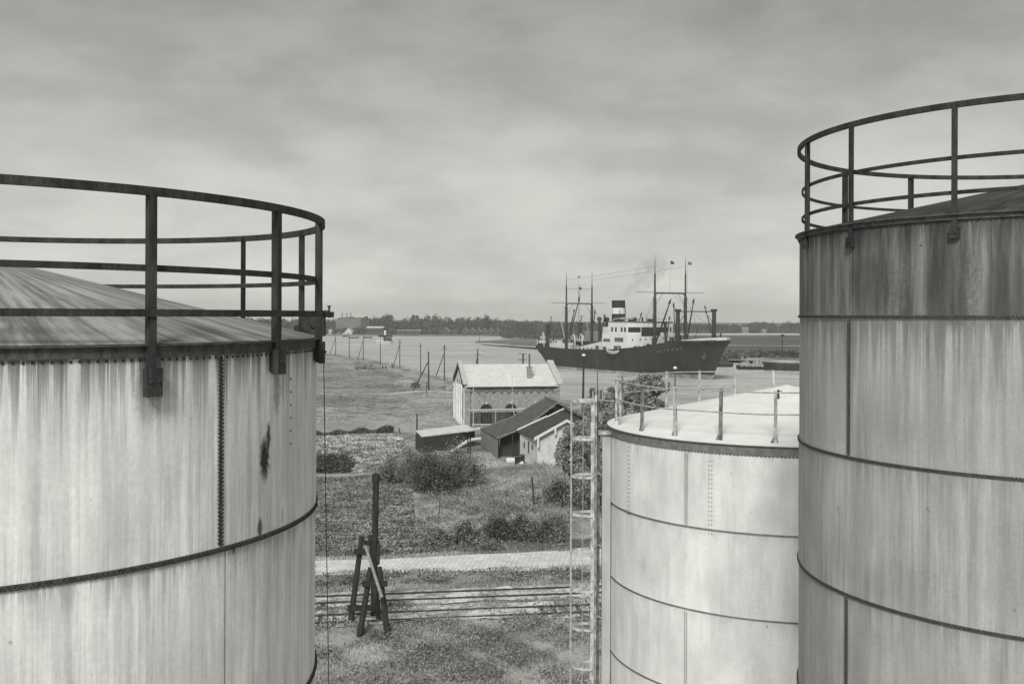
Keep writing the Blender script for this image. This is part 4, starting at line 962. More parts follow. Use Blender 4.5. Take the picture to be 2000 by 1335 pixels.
# tall slots and string course in the gable
for b_ in (2.6, 5.2, 7.9, 10.6, 13.2):
    hh = ZE-.6 if b_ in (2.6, 13.2) else ZE+.7
    m = MB(); m.prism([Q(-.03,b_-.42,1.0), Q(-.03,b_+.42,1.0), Q(-.03,b_+.42,hh-.4), Q(-.03,b_,hh+.1), Q(-.03,b_-.42,hh-.4)], dF*.06); m.build('slot_window', M_black, gw)
for b_ in (0.0, 3.9, 6.55, 9.25, 11.9, 15.4):
    m = MB(); m.prism([Q(-.16,b_,-.3), Q(-.16,b_+.42,-.3), Q(-.16,b_+.42,ZE+.1), Q(-.16,b_,ZE+.1)], dF*.155); m.build('pilaster', M_gablew, gw)
for h0, h1, mt in ((.0,.35,M_offw), (-.55,-.2,M_rail)):
    m = MB(); 
    for s_ in (0, 1):
        e_, r_ = (Q(-.28,0 if s_ == 0 else LG,ZE+.45), Q(-.28,LG/2,ZR+.5)); up = Vector((0,0,1))
        m.prism([e_+up*h0, r_+up*h0, r_+up*h1, e_+up*h1], dF*(.62 if h0 == 0 else .24))
    m.build('gable_coping', mt, ph)
m = MB()
for s_ in (0, 1):
    e_, r_ = (Q(LF-.35,0 if s_ == 0 else LG,ZE+.45), Q(LF-.35,LG/2,ZR+.5)); m.prism([e_, r_, r_+Vector((0,0,.35)), e_+Vector((0,0,.35))], dF*.95)
m.build('gable_coping', M_offw, ph)
# corner piers
for a in (-.05, LF-.75):
    m = MB(); m.prism([Q(a,-.22,-.3), Q(a+.85,-.22,-.3), Q(a+.85,-.22,ZE+.35), Q(a,-.22,ZE+.35)], dG*.21); m.prism([Q(a-.08,-.34,ZE-.65), Q(a+.93,-.34,ZE-.65), Q(a+.93,-.34,ZE-.3), Q(a-.08,-.34,ZE-.3)], dG*.1); m.build('corner_pier', M_brickd if a > 0 else mat('pier_brick', .3, .9, .2, 2), ph)
# roof
m = MB()
for s_ in (0, 1):
    e0, r0 = (-.35 if s_ == 0 else LG+.35), LG/2; sgn = 1
    m.prism([Q(.28,e0,ZE-.02+.1), Q(LF-.28,e0,ZE-.02+.1), Q(LF-.28,r0,ZR+.12), Q(.28,r0,ZR+.12)], Vector((0,0,.12)))
for k in range(1, 18):      # sheet joints
    a = .28+(LF-.56)*k/18; m.beam(Q(a,-.35,ZE+.215), Q(a,LG/2,ZR+.255), .05, .04)
m.build('roof', M_roofp, ph)
m = MB(); m.prism([Q(.3,-.4,ZE-.12), Q(LF-.3,-.4,ZE-.12), Q(LF-.3,-.4,ZE+.06), Q(.3,-.4,ZE+.06)], dG*.12); m.build('gutter', M_rail, ph)
# corbel arches under the eaves
m = MB(); n_ = 11
for k in range(n_):
    a = .9+(LF-1.8)*k/n_; w_ = (LF-1.8)/n_
    pts = [Q(a,-.13,ZE-.15), Q(a,-.13,ZE-.95)]+[Q(a+w_*(.08+.84*j/8),-.13,ZE-.95+math.sin(PI*j/8)*.42) for j in range(9)]+[Q(a+w_,-.13,ZE-.95), Q(a+w_,-.13,ZE-.15)]
    m.prism(pts, dG*.128)
m.build('corbel_table', mat('shaded_corbel_brick', .16, .9, .25, 2), ph)  # shadow under the eaves put into a darker corbel colour
# arched windows
for a in (3.3, 7.1, 10.9):
    c0 = Q(a,-.02,2.6); arc_ = [c0+dF*.88*math.cos(PI*k/12)+Vector((0,0,.88*math.sin(PI*k/12))) for k in range(13)]
    m = MB(); m.prism(arc_, -dG*.03); m.prism([Q(a-.88,-.02,.4), Q(a+.88,-.02,.4), Q(a+.88,-.02,2.25), Q(a-.88,-.02,2.25)], -dG*.03); wn_ = m.build('arched_window', M_glass, ph)
    m = MB()
    for x_ in (-.4, 0, .4): m.tube(Q(a+x_,-.07,.4), Q(a+x_,-.07,2.6+math.sqrt(.88**2-x_*x_)), .025, .025, 4)
    m.build('glazing_bar', mat('dull_frame', .16, .7, .1, 2) if a == 3.3 else bpy.data.materials['dull_frame'], wn_)
    m = MB(); m.box(c0+Vector((0,0,1.05))-dG*.06, (.28,.12,.36), math.atan2(dF.y,dF.x)); m.build('keystone', M_offw, ph)
    m = MB(); m.path([c0+dF*1.0*math.cos(PI*k/12)+Vector((0,0,1.0*math.sin(PI*k/12)))-dG*.03 for k in range(13)], .09, 5); m.build('brick_arch', M_brickd, ph)
m = MB(); m.prism([Q(.9,-.12,2.25), Q(LF-.8,-.12,2.25), Q(LF-.8,-.12,2.5), Q(.9,-.12,2.5)], dG*.11); m.build('sill_course', M_brickd, ph)
m = MB(); m.prism([Q(.9,-.05,-.3), Q(LF-.8,-.05,-.3), Q(LF-.8,-.05,2.2), Q(.9,-.05,2.2)], dG*.045); m.build('shaded_wall_base', mat('painted_wall_shade', .08, .9, .35, 1.5), ph)  # dark sheet: shade on the lower front wall put into its colour
# chimney
cp = P(1028.2, 745, 158.6); slz = lambda b_: ZE+.22+(ZR-ZE)*(b_/(LG/2))
cb = 2.6; ca = 10.4; base = Q(ca, cb, slz(cb)-.3)
m = MB(); m.box(base+Vector((0,0,1.0)), (.72,.72,2.0), math.atan2(dF.y,dF.x)); m.box(base+Vector((0,0,2.0)), (.86,.86,.2), math.atan2(dF.y,dF.x)); ch = m.build('chimney', M_brickd, ph)
m = MB(); m.tube(base+Vector((0,0,2.1)), base+Vector((0,0,3.9)), .13, .13, 8); m.tube(base+Vector((0,0,3.9)), base+Vector((0,0,4.15)), .2, .06, 8); m.build('chimney_pipe', M_ship_grey, ch)
# pipe scaffold in front of the wall
sf = thing('pipe_scaffold', 'pale pipe frame with horizontal bars standing in front of the pump house wall', 'scaffold', Q(1.5,-6,0))
def PF(px, py, Y): return P(px, py, Y)
YS = 149.0
for (x0_, y0_, x1_, y1_, r_) in ((924.3,757,924.3,857,.055), (968,800,968,826,.045), (1000,727,1001,797,.035), (1001,797,1007.5,816,.05)):
    m = MB(); a = PF(x0_,y0_,YS); b_ = PF(x1_,y1_,YS); m.tube(a, (b_.x,b_.y,max(b_.z,-.05)), r_*1.2, r_*1.2, 6); m.build('upright', M_post_light, sf)
for (x0_, y0_, x1_, y1_) in ((916,800.5,1036,798), (922,829,1000,828)):
    m = MB(); m.tube(PF(x0_,y0_,YS+.1), PF(x1_,y1_,YS+.1), .11, .11, 6); m.build('bar', M_post_light, sf)

# ------------------------------------------------------------ sheds and cottage
M_flatroof = mat('pale_felt_roof', .72, .85, .12, .8); M_tarwall = mat('tarred_boards', .06, .9, .35, 3, (1,1,8))
def world(*p): return Vector(p)
sa = thing('flat_shed', 'low dark shed with a pale flat roof, left of the pump house', 'shed', (-13.5, 129, 0))
f0, f1 = P(826,853,126.0), P(926,840.3,133.0); f1.z = f0.z+.02
back = Vector((-1.3,3.3,.32)); 
m = MB(); m.prism([f0-Vector((.15,.2,0)), f1+Vector((.15,-.2,0)), f1+back, f0+back], Vector((0,0,.12))); m.build('roof', M_flatroof, sa)
m = MB(); bk = back*.96; bk.z = 0; 
for a, b_ in ((f0,f1),(f1,f1+bk),(f1+bk,f0+bk),(f0+bk,f0)):
    nrm = (b_-a).cross(Vector((0,0,1))).normalized()*.1; m.prism([Vector((a.x,a.y,-.4)), Vector((b_.x,b_.y,-.4)), Vector((b_.x,b_.y,f0.z-.01)), Vector((a.x,a.y,f0.z-.01))], nrm)
m.build('wall', M_tarwall, sa)
for u, w_ in ((.35,1.1),(.62,1.1)):
    c0 = f0*(1-u)+f1*u; d = (f1-f0).normalized(); nn = Vector((d.y,-d.x,0)); m = MB(); c0 = Vector((c0.x,c0.y,1.1))+nn*.02; m.prism([c0-d*w_/2-Vector((0,0,.35)), c0+d*w_/2-Vector((0,0,.35)), c0+d*w_/2+Vector((0,0,.35)), c0-d*w_/2+Vector((0,0,.35))], nn*.05); m.build('window', M_glass, sa)
m = MB(); m.beam(P(908,842,131), P(940,836,134), .9, .12); m.build('roof_flap', M_flatroof, sa)

def tile_mat(name, base):
    def ex(t, c, v):
        mp = t.nodes.new('ShaderNodeMapping'); mp.inputs[3].default_value = (1.0, 3.6, 1.0); t.links.new(c.outputs['Object'], mp.inputs[0])
        wv = t.nodes.new('ShaderNodeTexWave'); wv.wave_type = 'BANDS'; wv.bands_direction = 'Y'; wv.inputs['Scale'].default_value = .33; wv.inputs['Distortion'].default_value = .6; wv.inputs['Detail'].default_value = 2
        t.links.new(mp.outputs[0], wv.inputs['Vector']); return tm(t, 'MULTIPLY', v, tmr(t, wv.outputs['Fac'], .1, .9, .72, 1.15))
    return mat(name, base, .85, .3, 1.6, extra=ex, bump=.4, bscale=9)
M_tile = tile_mat('weathered_pantiles', .12); M_boards = mat('grey_weatherboard', .24, .9, .35, 3, (1,1,7))
sb = thing('tiled_shed', 'long dark tiled shed open at the front, rising towards the pump house', 'shed', (-4, 127, 0))
fr = [P(970,857,122), P(1003,845.0,122.2), P(1032,832,122.6), P(1089,788,124)]; bkp = [P(938,838.5,132), P(972,827.5,132), P(1003,815,132.5), P(1066,778,133)]
m = MB()
for i in range(3):
    a, b_, c_, d_ = fr[i], fr[i+1], bkp[i+1], bkp[i]; m.prism([a, b_, c_, d_], Vector((0,0,.16)))
rg, rgb = fr[3], bkp[3]; m.prism([rg, rg+Vector((4.5,0,-2.2)), rgb+Vector((4.5,0,-2.2)), rgb], Vector((0,0,.16)))
m.build('roof', M_tile, sb)
m = MB(); m.tube(rg+Vector((0,0,.2)), rgb+Vector((0,0,.2)), .16, .16, 8); m.path([p+Vector((0,-.05,.12)) for p in fr], .12, 6); m.path([p+Vector((0,.05,.16)) for p in bkp], .1, 6); m.build('ridge_tiles', mat('ridge_tile', .2, .85, .3, 3), sb)
m = MB(); e_ = .18
a, b_ = fr[0]+Vector((.15,.1,0)), bkp[0]+Vector((.15,-.1,0)); nn = (b_-a).cross(Vector((0,0,1))).normalized()
gA, gB = gz(a.x,a.y)-.2, gz(b_.x,b_.y)-.2
m.prism([Vector((a.x,a.y,gA)), Vector((b_.x,b_.y,gB)), Vector((b_.x,b_.y,b_.z)), Vector((a.x,a.y,a.z))], -nn*.1)
for k in range(10):
    z0 = .25+k*.22; m.beam(Vector((a.x,a.y,z0))+nn*.02, Vector((b_.x,b_.y,z0+.02))+nn*.02, .03, .05)
m.build('boarded_wall', M_boards, sb)
m = MB()     # dark recessed back of the open front
q0, q1 = Vector((fr[0].x+.3, 123.6, -.3)), Vector((fr[3].x+3.5, 124.6, -.3))
m.prism([q0, q1, Vector((q1.x,q1.y,4.4)), Vector((fr[3].x,q1.y,fr[3].z-.2)), Vector((fr[1].x,123.8,fr[1].z-.15)), Vector((q0.x,q0.y,fr[0].z-.15))], Vector((0,.12,0))); m.build('inner_wall', M_tarwall, sb)
m = MB()
for u in (0.05, .9, 1.9, 2.9):
    i = min(2, int(u)); m = MB(); p = fr[i]*(1-(u-i))+fr[i+1]*(u-i) if u < 3 else fr[3]; m.beam((p.x+.1,p.y+.12,-.2), (p.x+.1,p.y+.12,p.z-.02), .16, .16, up=(0,1,0)); m.build('front_post', M_timber, sb); m = MB()

ct = thing('cottage', 'small white cottage with a dark roof and pale gable boards, beside the trees', 'house', (0, 119, 0))
c1, c2 = P(1047.5,857,115.2), P(1014,843.5,120.6); c3, c4 = P(1092,830,115.7), P(1080,810.5,120.6)
rgf = Vector((c3.x+.9, c3.y, c3.z+.42)); rgk = Vector((c4.x+1.1, c4.y, c4.z+.5)); 
c1b, c2b = Vector((c1.x,c1.y,0)), Vector((c2.x,c2.y,0)); rE, rEk = Vector((rgf.x+3.6, rgf.y, c1.z)), Vector((rgk.x+3.6, rgk.y, c2.z))
M_lime = mat('limewash', .6, .85, .14, 1.4, bump=.2)
m = MB(); gb = gz(c1.x, c1.y)-.3
m.prism([Vector((c1.x+.12,c1.y+.15,gb)), Vector((rE.x-.12,rE.y+.15,gb)), Vector((rE.x-.12,rE.y+.15,c1.z)), Vector((rgf.x,rgf.y+.15,rgf.z-.05)), Vector((c1.x+.12,c1.y+.15,c1.z))], Vector((0,.25,0))); m.build('gable_wall', M_lime, ct)
d = (c2-c1); d.z = 0; dn = d.normalized(); nn = Vector((dn.y,-dn.x,0)); nn = nn if nn.x < 0 else -nn
m = MB(); a, b_ = c1+Vector((.12,.4,0)), c2+Vector((.1,-.2,0)); m.prism([Vector((a.x,a.y,gb)), Vector((b_.x,b_.y,gb)), Vector((b_.x,b_.y,b_.z)), Vector((a.x,a.y,a.z))], -nn*.25)
m.build('side_wall', M_lime, ct); m = MB(); m.prism([Vector((rE.x-.2,rE.y+.4,gb)), Vector((rEk.x-.2,rEk.y,gb)), Vector((rEk.x-.2,rEk.y,c2.z)), Vector((rE.x-.2,rE.y+.4,c1.z))], -Vector((.25,0,0)));m.build('side_wall', M_lime, ct)
for u, z0, z1 in ((.28,1.7,2.2),(.5,1.2,2.5),(.74,1.6,2.3)):
    p = a*(1-u)+b_*u; m = MB(); m.prism([Vector((p.x,p.y,z0))-dn*.16, Vector((p.x,p.y,z0))+dn*.16, Vector((p.x,p.y,z1))+dn*.16, Vector((p.x,p.y,z1))-dn*.16], nn*.03); m.build('window', M_glass, ct)
m = MB(); up = Vector((0,0,.14)); o_ = Vector((0,-.35,0))
m.prism([c1+o_-Vector((.2,0,.08)), rgf+o_, rgk+Vector((0,.3,0)), c2-Vector((.2,-.3,.08))], up); m.prism([rE+o_, rgf+o_, rgk, rEk], up); m.build('roof', tile_mat('dark_tiles', .075), ct)
m = MB(); m.prism([c1+o_*1.15-Vector((.25,0,.12)), rgf+o_*1.15, rgf+o_*1.15+Vector((0,0,.32)), c1+o_*1.15+Vector((-.25,0,.22))], Vector((0,-.08,0))); m.prism([rE+o_*1.15-Vector((0,0,.1)), rgf+o_*1.15, rgf+o_*1.15+Vector((0,0,.3)), rE+o_*1.15+Vector((0,0,.2))], Vector((0,-.08,0)))
for u in (0.06, .62): p = c1*(1-u)+rgf*u+o_*1.2; m.beam(p+Vector((0,0,.1)), p-Vector((0,0,1.0 if u < .1 else .7)), .2, .1, up=(0,1,0))
m.build('bargeboard', M_white, ct)
m = MB(); k2 = Vector((0,.35,.24)); m.tube(c2+k2-Vector((.2,0,0)), c2*.35+rgk*.65+k2, .11, .11, 6); m.tube(c2*.35+rgk*.65+k2-Vector((0,0,.1)), rgk+k2+Vector((.2,0,0)), .11, .11, 6); m.build('verge_trim', M_white, ct)
bc = P(1092, 806, 127); m = MB(); m.box((bc.x,bc.y,bc.z/2+.8), (1.0,1.0,bc.z+1.2)); m.box((bc.x,bc.y,bc.z+1.4), (1.2,1.2,.2)); tag(m.build('brick_stack', M_brickd), 'square dark brick stack rising behind the white cottage roof', 'chimney')
# things by the cottage door
p = G(1015, 904, .35); z0 = gz(p.x,p.y); wb = thing('work_bench', 'dark wooden bench with a bowl on it beside the white cottage', 'bench', (p.x,p.y,z0))
m = MB(); m.box((0,0,.85),(1.15,.7,.08)); m.box((0,0,.55),(1.0,.55,.5)); m.build('bench_top', M_timber, wb, local=True)
for x in (-.5,.5):
    for y in (-.28,.28): m = MB(); m.box((x,y,.4),(.09,.09,.82)); m.build('leg', M_timber, wb, local=True)
m = MB(); m.lathe((p.x+.3,p.y,z0+.89), [(.12,0),(.28,.16),(.3,.3),(.27,.3),(.1,.04)], 14); tag(m.build('bowl', M_ship_grey), 'round bowl on the dark bench beside the cottage', 'bowl')
p = G(998.5, 902, .35); z0 = gz(p.x,p.y); m = MB(); m.tube((p.x-.55,p.y,z0+.38),(p.x+.5,p.y+.1,z0+.38),.36,.36,16); m.tube((p.x-.2,p.y+.03,z0+.38),(p.x-.14,p.y+.04,z0+.38),.385,.385,16); tag(m.build('drum', M_white), 'white drum lying on its side left of the dark bench', 'drum')
p = G(1019.5, 903.5, .35); z0 = gz(p.x,p.y+.2); m = MB(); V_ = []
for i in range(9):
    for j in range(7):
        a, b_ = i/8*PI, j/6; V_.append((p.x-.35+.7*i/8, p.y-.75+b_*.5, z0+.1+.42*math.sin(a)*math.sin(PI*(b_*.8+.1))+rnd.uniform(-.03,.03)))
m.add(V_, [(i*7+j,(i+1)*7+j,(i+1)*7+j+1,i*7+j+1) for i in range(8) for j in range(6)]); o = m.build('tarpaulin', M_white, smooth=True); so = o.modifiers.new('s','SOLIDIFY'); so.thickness = .02; tag(o, 'rumpled white cloth heaped in front of the dark bench', 'cloth')
# big pale pipe
pp = [P(881,881.5,124), P(896,872,125.2), P(910,863,126.2), P(922,858.5,127.0), P(938,856.5,128)]
m = MB(); m.path(pp, [.16,.2,.22,.22,.22], 10); 
bp_ = m.build('drain_pipe', M_white, smooth=True); tag(bp_, 'thick white pipe curving down from the tiled shed into the bushes', 'pipe')
for px, y0, y1 in ((914,858,874),(918.5,856,872)):
    m = MB(); a = P(px,y0,125.4); m.tube(a, (a.x,a.y,gz(a.x,a.y)-.1), .1, .1, 6); m.build('pipe_stand', M_timber, bp_)

# ------------------------------------------------------------ poles
def pole(px, pyb, pyt, label, brace=None, arms=(), r=.13, Y=None, lamp=False, lean=0.0, name='telegraph_pole', cat='pole', group='poles along the river bank', mt=None, foot=None):
    mt = mt or M_pole
    if Y is None: b_ = G(px, pyb, .2); Y = b_.y
    top = P(px+lean, pyt, Y); bx = P(px, pyb, Y).x; zb = gz(bx, Y)-.2
    o = thing(name, label, cat, (bx, Y, zb), 0, group)
    m = MB(); m.path([(bx,Y,zb),(bx*.5+top.x*.5,Y,(zb+top.z)/2),(top.x,Y,top.z)], [r,r*.85,r*.7], 8); m.build('shaft', mt, o)
    if brace:
        (bpx, bpy), ty = brace; q = G(bpx, bpy, .2); q.z = gz(q.x,q.y)-.1; t_ = P(px, ty, Y); m = MB(); m.tube(q, t_, r*.8, r*.6, 8); m.build('brace', mt, o)
        if foot: m = MB(); m.tube(q+Vector((0,0,.25)), (bx,Y,zb+.35), r*.9, r*.9, 6); m.build('foot_beam', mt, o)
    for (py, hw) in arms:
        c0 = P(px, py, Y); m = MB(); m.beam(c0-Vector((hw,.15,0)), c0+Vector((hw,-.15,0)), .08, .09); m.build('crossarm', mt, o)
        m = MB()
        for k in (-1,-.45,.45,1): m.tube(c0+Vector((hw*k*.95,-.15,.04)), c0+Vector((hw*k*.95,-.15,.2)), .035, .05, 6)
        m.build('insulators', M_post_mid, o)
    if lamp:
        m = MB(); m.sphere((top.x,Y,top.z+.15), .33, 12, (1,1,.75)); m.build('lamp_globe', M_porcelain, o)
        m = MB(); m.tube((top.x-.8,Y,top.z-.35),(top.x+.8,Y,top.z-.35),.05,.05,5); m.build('lamp_bracket', mt, o)
    return o
pole(655.6,693.6,656,'braced pole furthest left on the bank, next to the left tank', ((643.5,689.5),659), r=.16, foot=True)
pole(682.2,698.9,658,'plain pole second from the left on the bank', r=.16)
pole(709.7,704.3,658,'braced pole left of the seated people on the bank', ((698,702.5),664), r=.16)
pole(742.8,712,663.5,'plain pole just left of the three people', r=.15)
pole(780.9,719.8,662.5,'braced pole just right of the standing person', ((767.5,717.5),672), ((669,.7),), r=.15)
pole(821.4,729.2,669,'plain bank pole behind the stout braced mast', None, ((676.5,.5),), r=.14)
pole(868,742.6,672.5,'braced pole nearest the pump house on its left', ((850.5,738),688), ((681,.7),(677.5,.5)), r=.16)
pole(837.3,760.8,687,'stout dark pole with a long brace standing on the field path', ((806.5,762.5),704), ((688,.25),), r=.19, lean=-.3)
pole(933,744,681,'braced pole whose top shows above the pump house roof', ((921,742),694), ((692.4,.75),), r=.17, Y=236)
pole(1020.5,790,690,'thick pole with two crossarms behind the pump house ridge', None, ((690.5,.85),(702.3,.85)), r=.2, Y=200, lean=1.2)
pole(1138.5,800,695,'dark lamp post with a white globe left of the trees', None, ((714,.6),), r=.22, Y=176, lamp=True, lean=1.5, name='lamp_post', group='lamp posts near the trees')
pole(1318.5,790,720,'dark lamp post with a white globe seen over the white tank', None, (), r=.12, Y=168, lamp=True, name='lamp_post', group='lamp posts near the trees')
# far bank mast
Yb = 18.9*2000/uv(1527.5,698)[1]; bx = uv(1527.5,698)[0]/2000*Yb; o = thing('telegraph_pole', 'tall lone pole with a bushy crosshead on the far bank', 'pole', (bx,Yb,-2))
m = MB(); m.path([(bx,Yb,-2.2),(bx+.1,Yb,CAMH-(655.5-617.7)/2000*Yb)], [.28,.2], 8); m.build('shaft', M_pole, o)
m = MB(); zt = CAMH-(655-617.7)/2000*Yb; m.beam((bx-1.6,Yb,zt),(bx+2.0,Yb,zt-.1),.3,.25); m.sphere((bx+.2,Yb,zt+.1),.75,8,(1.3,1,.7)); m.box((bx,Yb,zt-2.9),(.6,.5,1.0)); m.build('crosshead', M_pole, o)
# fence posts and stakes
def stake(px, pyb, pyt, label, r=.06, lean=0.0, mt=None):
    p = G(px, pyb, .1); zb = gz(p.x,p.y)-.15; t_ = P(px+lean, pyt, p.y); m = MB(); m.path([(p.x,p.y,zb),(t_.x,t_.y,t_.z)], [r,r*.8], 6)
    m.tube((t_.x,t_.y,t_.z-.01),(t_.x,t_.y,t_.z+.02),r*.8,r*.3,6); tag(m.build('fence_post', mt or M_pole), label, 'post', 'posts and stakes in the gardens')
stake(814.4,857,808,'tall dark post at the left end of the flat shed',.13); stake(711.3,849.5,832,'short post behind the clipped hedge',.08); stake(782,846,835,'leaning stub at the right end of the hedge',.1,-3)
stake(699,893,862,'thin stake among the pale flower beds',.03); stake(918,922,872,'dark post between the bushes and the tiled shed',.08); stake(857,1009,964,'thin leaning stake in the potato rows',.04,3)
stake(1043,984,930,'leaning dark post in the rough grass below the cottage',.1,-4); stake(913.5,1071,1054,'short dark post at the road edge',.06); stake(845,1075,1066,'lowest stub at the road edge',.05); stake(833.5,770,745,'small stub beside the stout braced pole',.09)
stake(1098,992,960,'dark stake under the small tree by the ladder',.09)

# ------------------------------------------------------------ timber trestle by the tracks
tr = thing('timber_trestle', 'dark timber trestle of heavy raking posts with one tall mast beside the tracks', 'trestle', (-10.2, 56.5, 0), 0)
def tim(name, x0_, y0_, Y0, x1_, y1_, Y1, r, mt=M_timber, taper=.85, sq=False):
    a, b_ = P(x0_,y0_,Y0), P(x1_,y1_,Y1); m = MB()
    if sq: m.beam(a, b_, r*2, r*2)
    else: m.path([a, a*.5+b_*.5, b_], [r, r*.93, r*taper], 12)
    m.build(name, mt, tr, smooth=not sq)
tim('mast', 729.8,1203,57.8, 734.6,927,57.8, .19, taper=.93)
m = MB(); t_ = P(734.6,930,57.8); m.tube(t_-Vector((0,0,.28)), t_+Vector((0,0,.12)), .235, .235, 10); m.tube(t_+Vector((0,0,.12)), t_+Vector((0,0,.2)), .16, .14, 10); m.build('mast_cap', M_timber, tr)
tim('raking_post', 684.6,1216,56.6, 706.7,1046,57.6, .17); tim('raking_post', 740.6,1212,56.9, 722.8,1044,58.2, .15)
tim('raking_post', 702.0,1243,54.3, 724.0,1107,55.4, .17); tim('raking_post', 757.5,1243,54.3, 740.4,1106,55.4, .17)
tim('cross_beam', 691.5,1076,57.0, 717,1077,57.2, .13, sq=True); tim('cross_beam', 679,1186.5,56.6, 729,1186.5,56.9, .14, sq=True)
tim('cross_beam', 709,1139,54.9, 756.5,1139,54.9, .13, sq=True); tim('cross_beam', 711,1059,57.9, 740,1059,58.1, .11, sq=True)
tim('cross_beam', 738,1100,56.5, 740,1063,57.6, .1); 
tim('raking_strut', 746,1166,54.0, 713.9,1066,56.3, .09, M_timber_l)

# ------------------------------------------------------------ vegetation
def leaf_mat(name, dark, light, scale=.8):
    m = bpy.data.materials.new(name); m.use_nodes = True; t = m.node_tree; b = t.nodes['Principled BSDF']; b.inputs['Roughness'].default_value = .7; b.inputs['Specular IOR Level'].default_value = .25
    c = t.nodes.new('ShaderNodeTexCoord'); a = tnoise(t, c.outputs['Object'], scale, 3, .6); g = t.nodes.new('ShaderNodeNewGeometry')
    v = tm(t, 'ADD', tm(t, 'MULTIPLY', a, .78), tm(t, 'MULTIPLY', g.outputs['Random Per Island'], .22)); t.links.new(tmr(t, v, .32, .68, dark, light), b.inputs['Base Color']); return m
M_leaf = leaf_mat('tree_leaves', .09, .5); M_leafd = leaf_mat('dark_leaves', .05, .2); M_leafm = leaf_mat('bush_leaves', .07, .32); M_leafl = leaf_mat('pale_leaves', .35, .8, 1.5)
M_grass = leaf_mat('meadow_grass', .2, .6, .16); M_grassd = leaf_mat('rank_grass', .1, .34, .4); M_crop = leaf_mat('potato_leaves', .13, .4, .5); M_grassp = leaf_mat('dry_grass', .3, .7, .5)
M_bark = mat('bark', .06, .9, .4, 6, (1,1,.3), .5); M_far = leaf_mat('far_foliage', .05, .14, .03)

def cloud(name, pts, size, mtl, parent=None, flat=0.0, aspect=.55, blade=False, up=.0, seed=1):
    """many small leaf-shaped faces at the given points"""
    r = np.random.RandomState(seed); n = len(pts); P_ = np.asarray(pts, float)
    s = size*r.uniform(.6, 1.35, n)[:,None]
    if blade:       # grass blade: triangle rising from its point
        a = r.uniform(0, 2*PI, n); w_ = np.stack([np.cos(a), np.sin(a), np.zeros(n)], 1)*s*.16
        tip = np.stack([r.normal(0,.35,n), r.normal(0,.35,n), np.ones(n)*up], 1)*s
        V = np.stack([P_-w_, P_+w_, P_+tip], 1).reshape(-1,3); F = np.arange(n*3).reshape(n,3)
    else:
        d1 = r.normal(size=(n,3)); d1[:,2] *= (1-flat); d1 /= np.linalg.norm(d1, axis=1)[:,None]
        q = r.normal(size=(n,3)); q[:,2] *= (1-flat); d2 = np.cross(d1, q); d2 = np.cross(d1, d2) if False else d2/np.linalg.norm(d2, axis=1)[:,None]
        V = np.stack([P_-d1*s, P_-d2*s*aspect, P_+d1*s, P_+d2*s*aspect], 1).reshape(-1,3); F = np.arange(n*4).reshape(n,4)
    if parent is not None: V = V-np.array(parent.location)
    me = bpy.data.meshes.new(name); np_mesh(me, V, F); me.materials.append(mtl); o = bpy.data.objects.new(name, me); C.objects.link(o)
    if parent is not None: o.parent = parent
    return o
def blob_pts(blobs, n, r):
    vol = np.array([b_[3]*b_[4]*b_[5] for b_ in blobs])**.75; cnt = (n*vol/vol.sum()).astype(int); out = []
    for b_, k in zip(blobs, cnt):
        d = r.normal(size=(k,3)); d /= np.linalg.norm(d, axis=1)[:,None]; rad = r.uniform(.0,1,k)**.42*np.where(r.uniform(0,1,k)<.12, r.uniform(1.0,1.28,k), 1.0)
        lump = 1+.22*np.sin(d[:,0]*5+b_[0])*np.sin(d[:,1]*5.5+b_[1])+.16*np.sin(d[:,2]*7+b_[0]*2)
        out.append(np.array(b_[:3])+d*(rad*lump)[:,None]*np.array(b_[3:6]))
    return np.concatenate(out)
def tree(name, label, x, y, H, crown_w, crown_z0, cat='tree', nl=9000, leaf=.2, mtl=None, lobes=15, trunk_r=.25, seed=1, group=None, depth=1.0, lean=0.0, airy=False):
    z0 = gz(x, y)-.1; r = np.random.RandomState(seed); o = thing(name, label, cat, (x, y, z0), 0, group)
    blobs = []; cw = crown_w/2; ch = (H-crown_z0)/2; cz = z0+crown_z0+ch
    for i in range(int(lobes*2.1)):
        d = r.normal(size=3); d /= np.linalg.norm(d); k = r.uniform(.3,.92)
        s = r.uniform(.12,.3); blobs.append((x+lean+d[0]*cw*k, y+d[1]*cw*k*depth, cz+d[2]*ch*k, cw*s, cw*s*depth, ch*s*r.uniform(.7,1.1)))
    m = MB(); top = Vector((x+lean, y, cz)); base = Vector((x, y, z0)); 
    m.path([base, base*.6+top*.4+Vector((.05,0,0)), top], [trunk_r, trunk_r*.7, trunk_r*.35], 8)
    for b_ in blobs[:10]:
        u = r.uniform(.35,.8); s_ = base*(1-u)+top*u; e_ = Vector(b_[:3]); mid = s_*.5+e_*.5+Vector((0,0,.15*(e_-s_).length*.4)); m.path([s_, mid, e_], [trunk_r*.4, trunk_r*.25, trunk_r*.08], 5)
    m.build('trunk', M_bark, o)
    cloud('crown', blob_pts(blobs, nl, r), leaf, mtl or M_leaf, o, seed=seed)
    return o
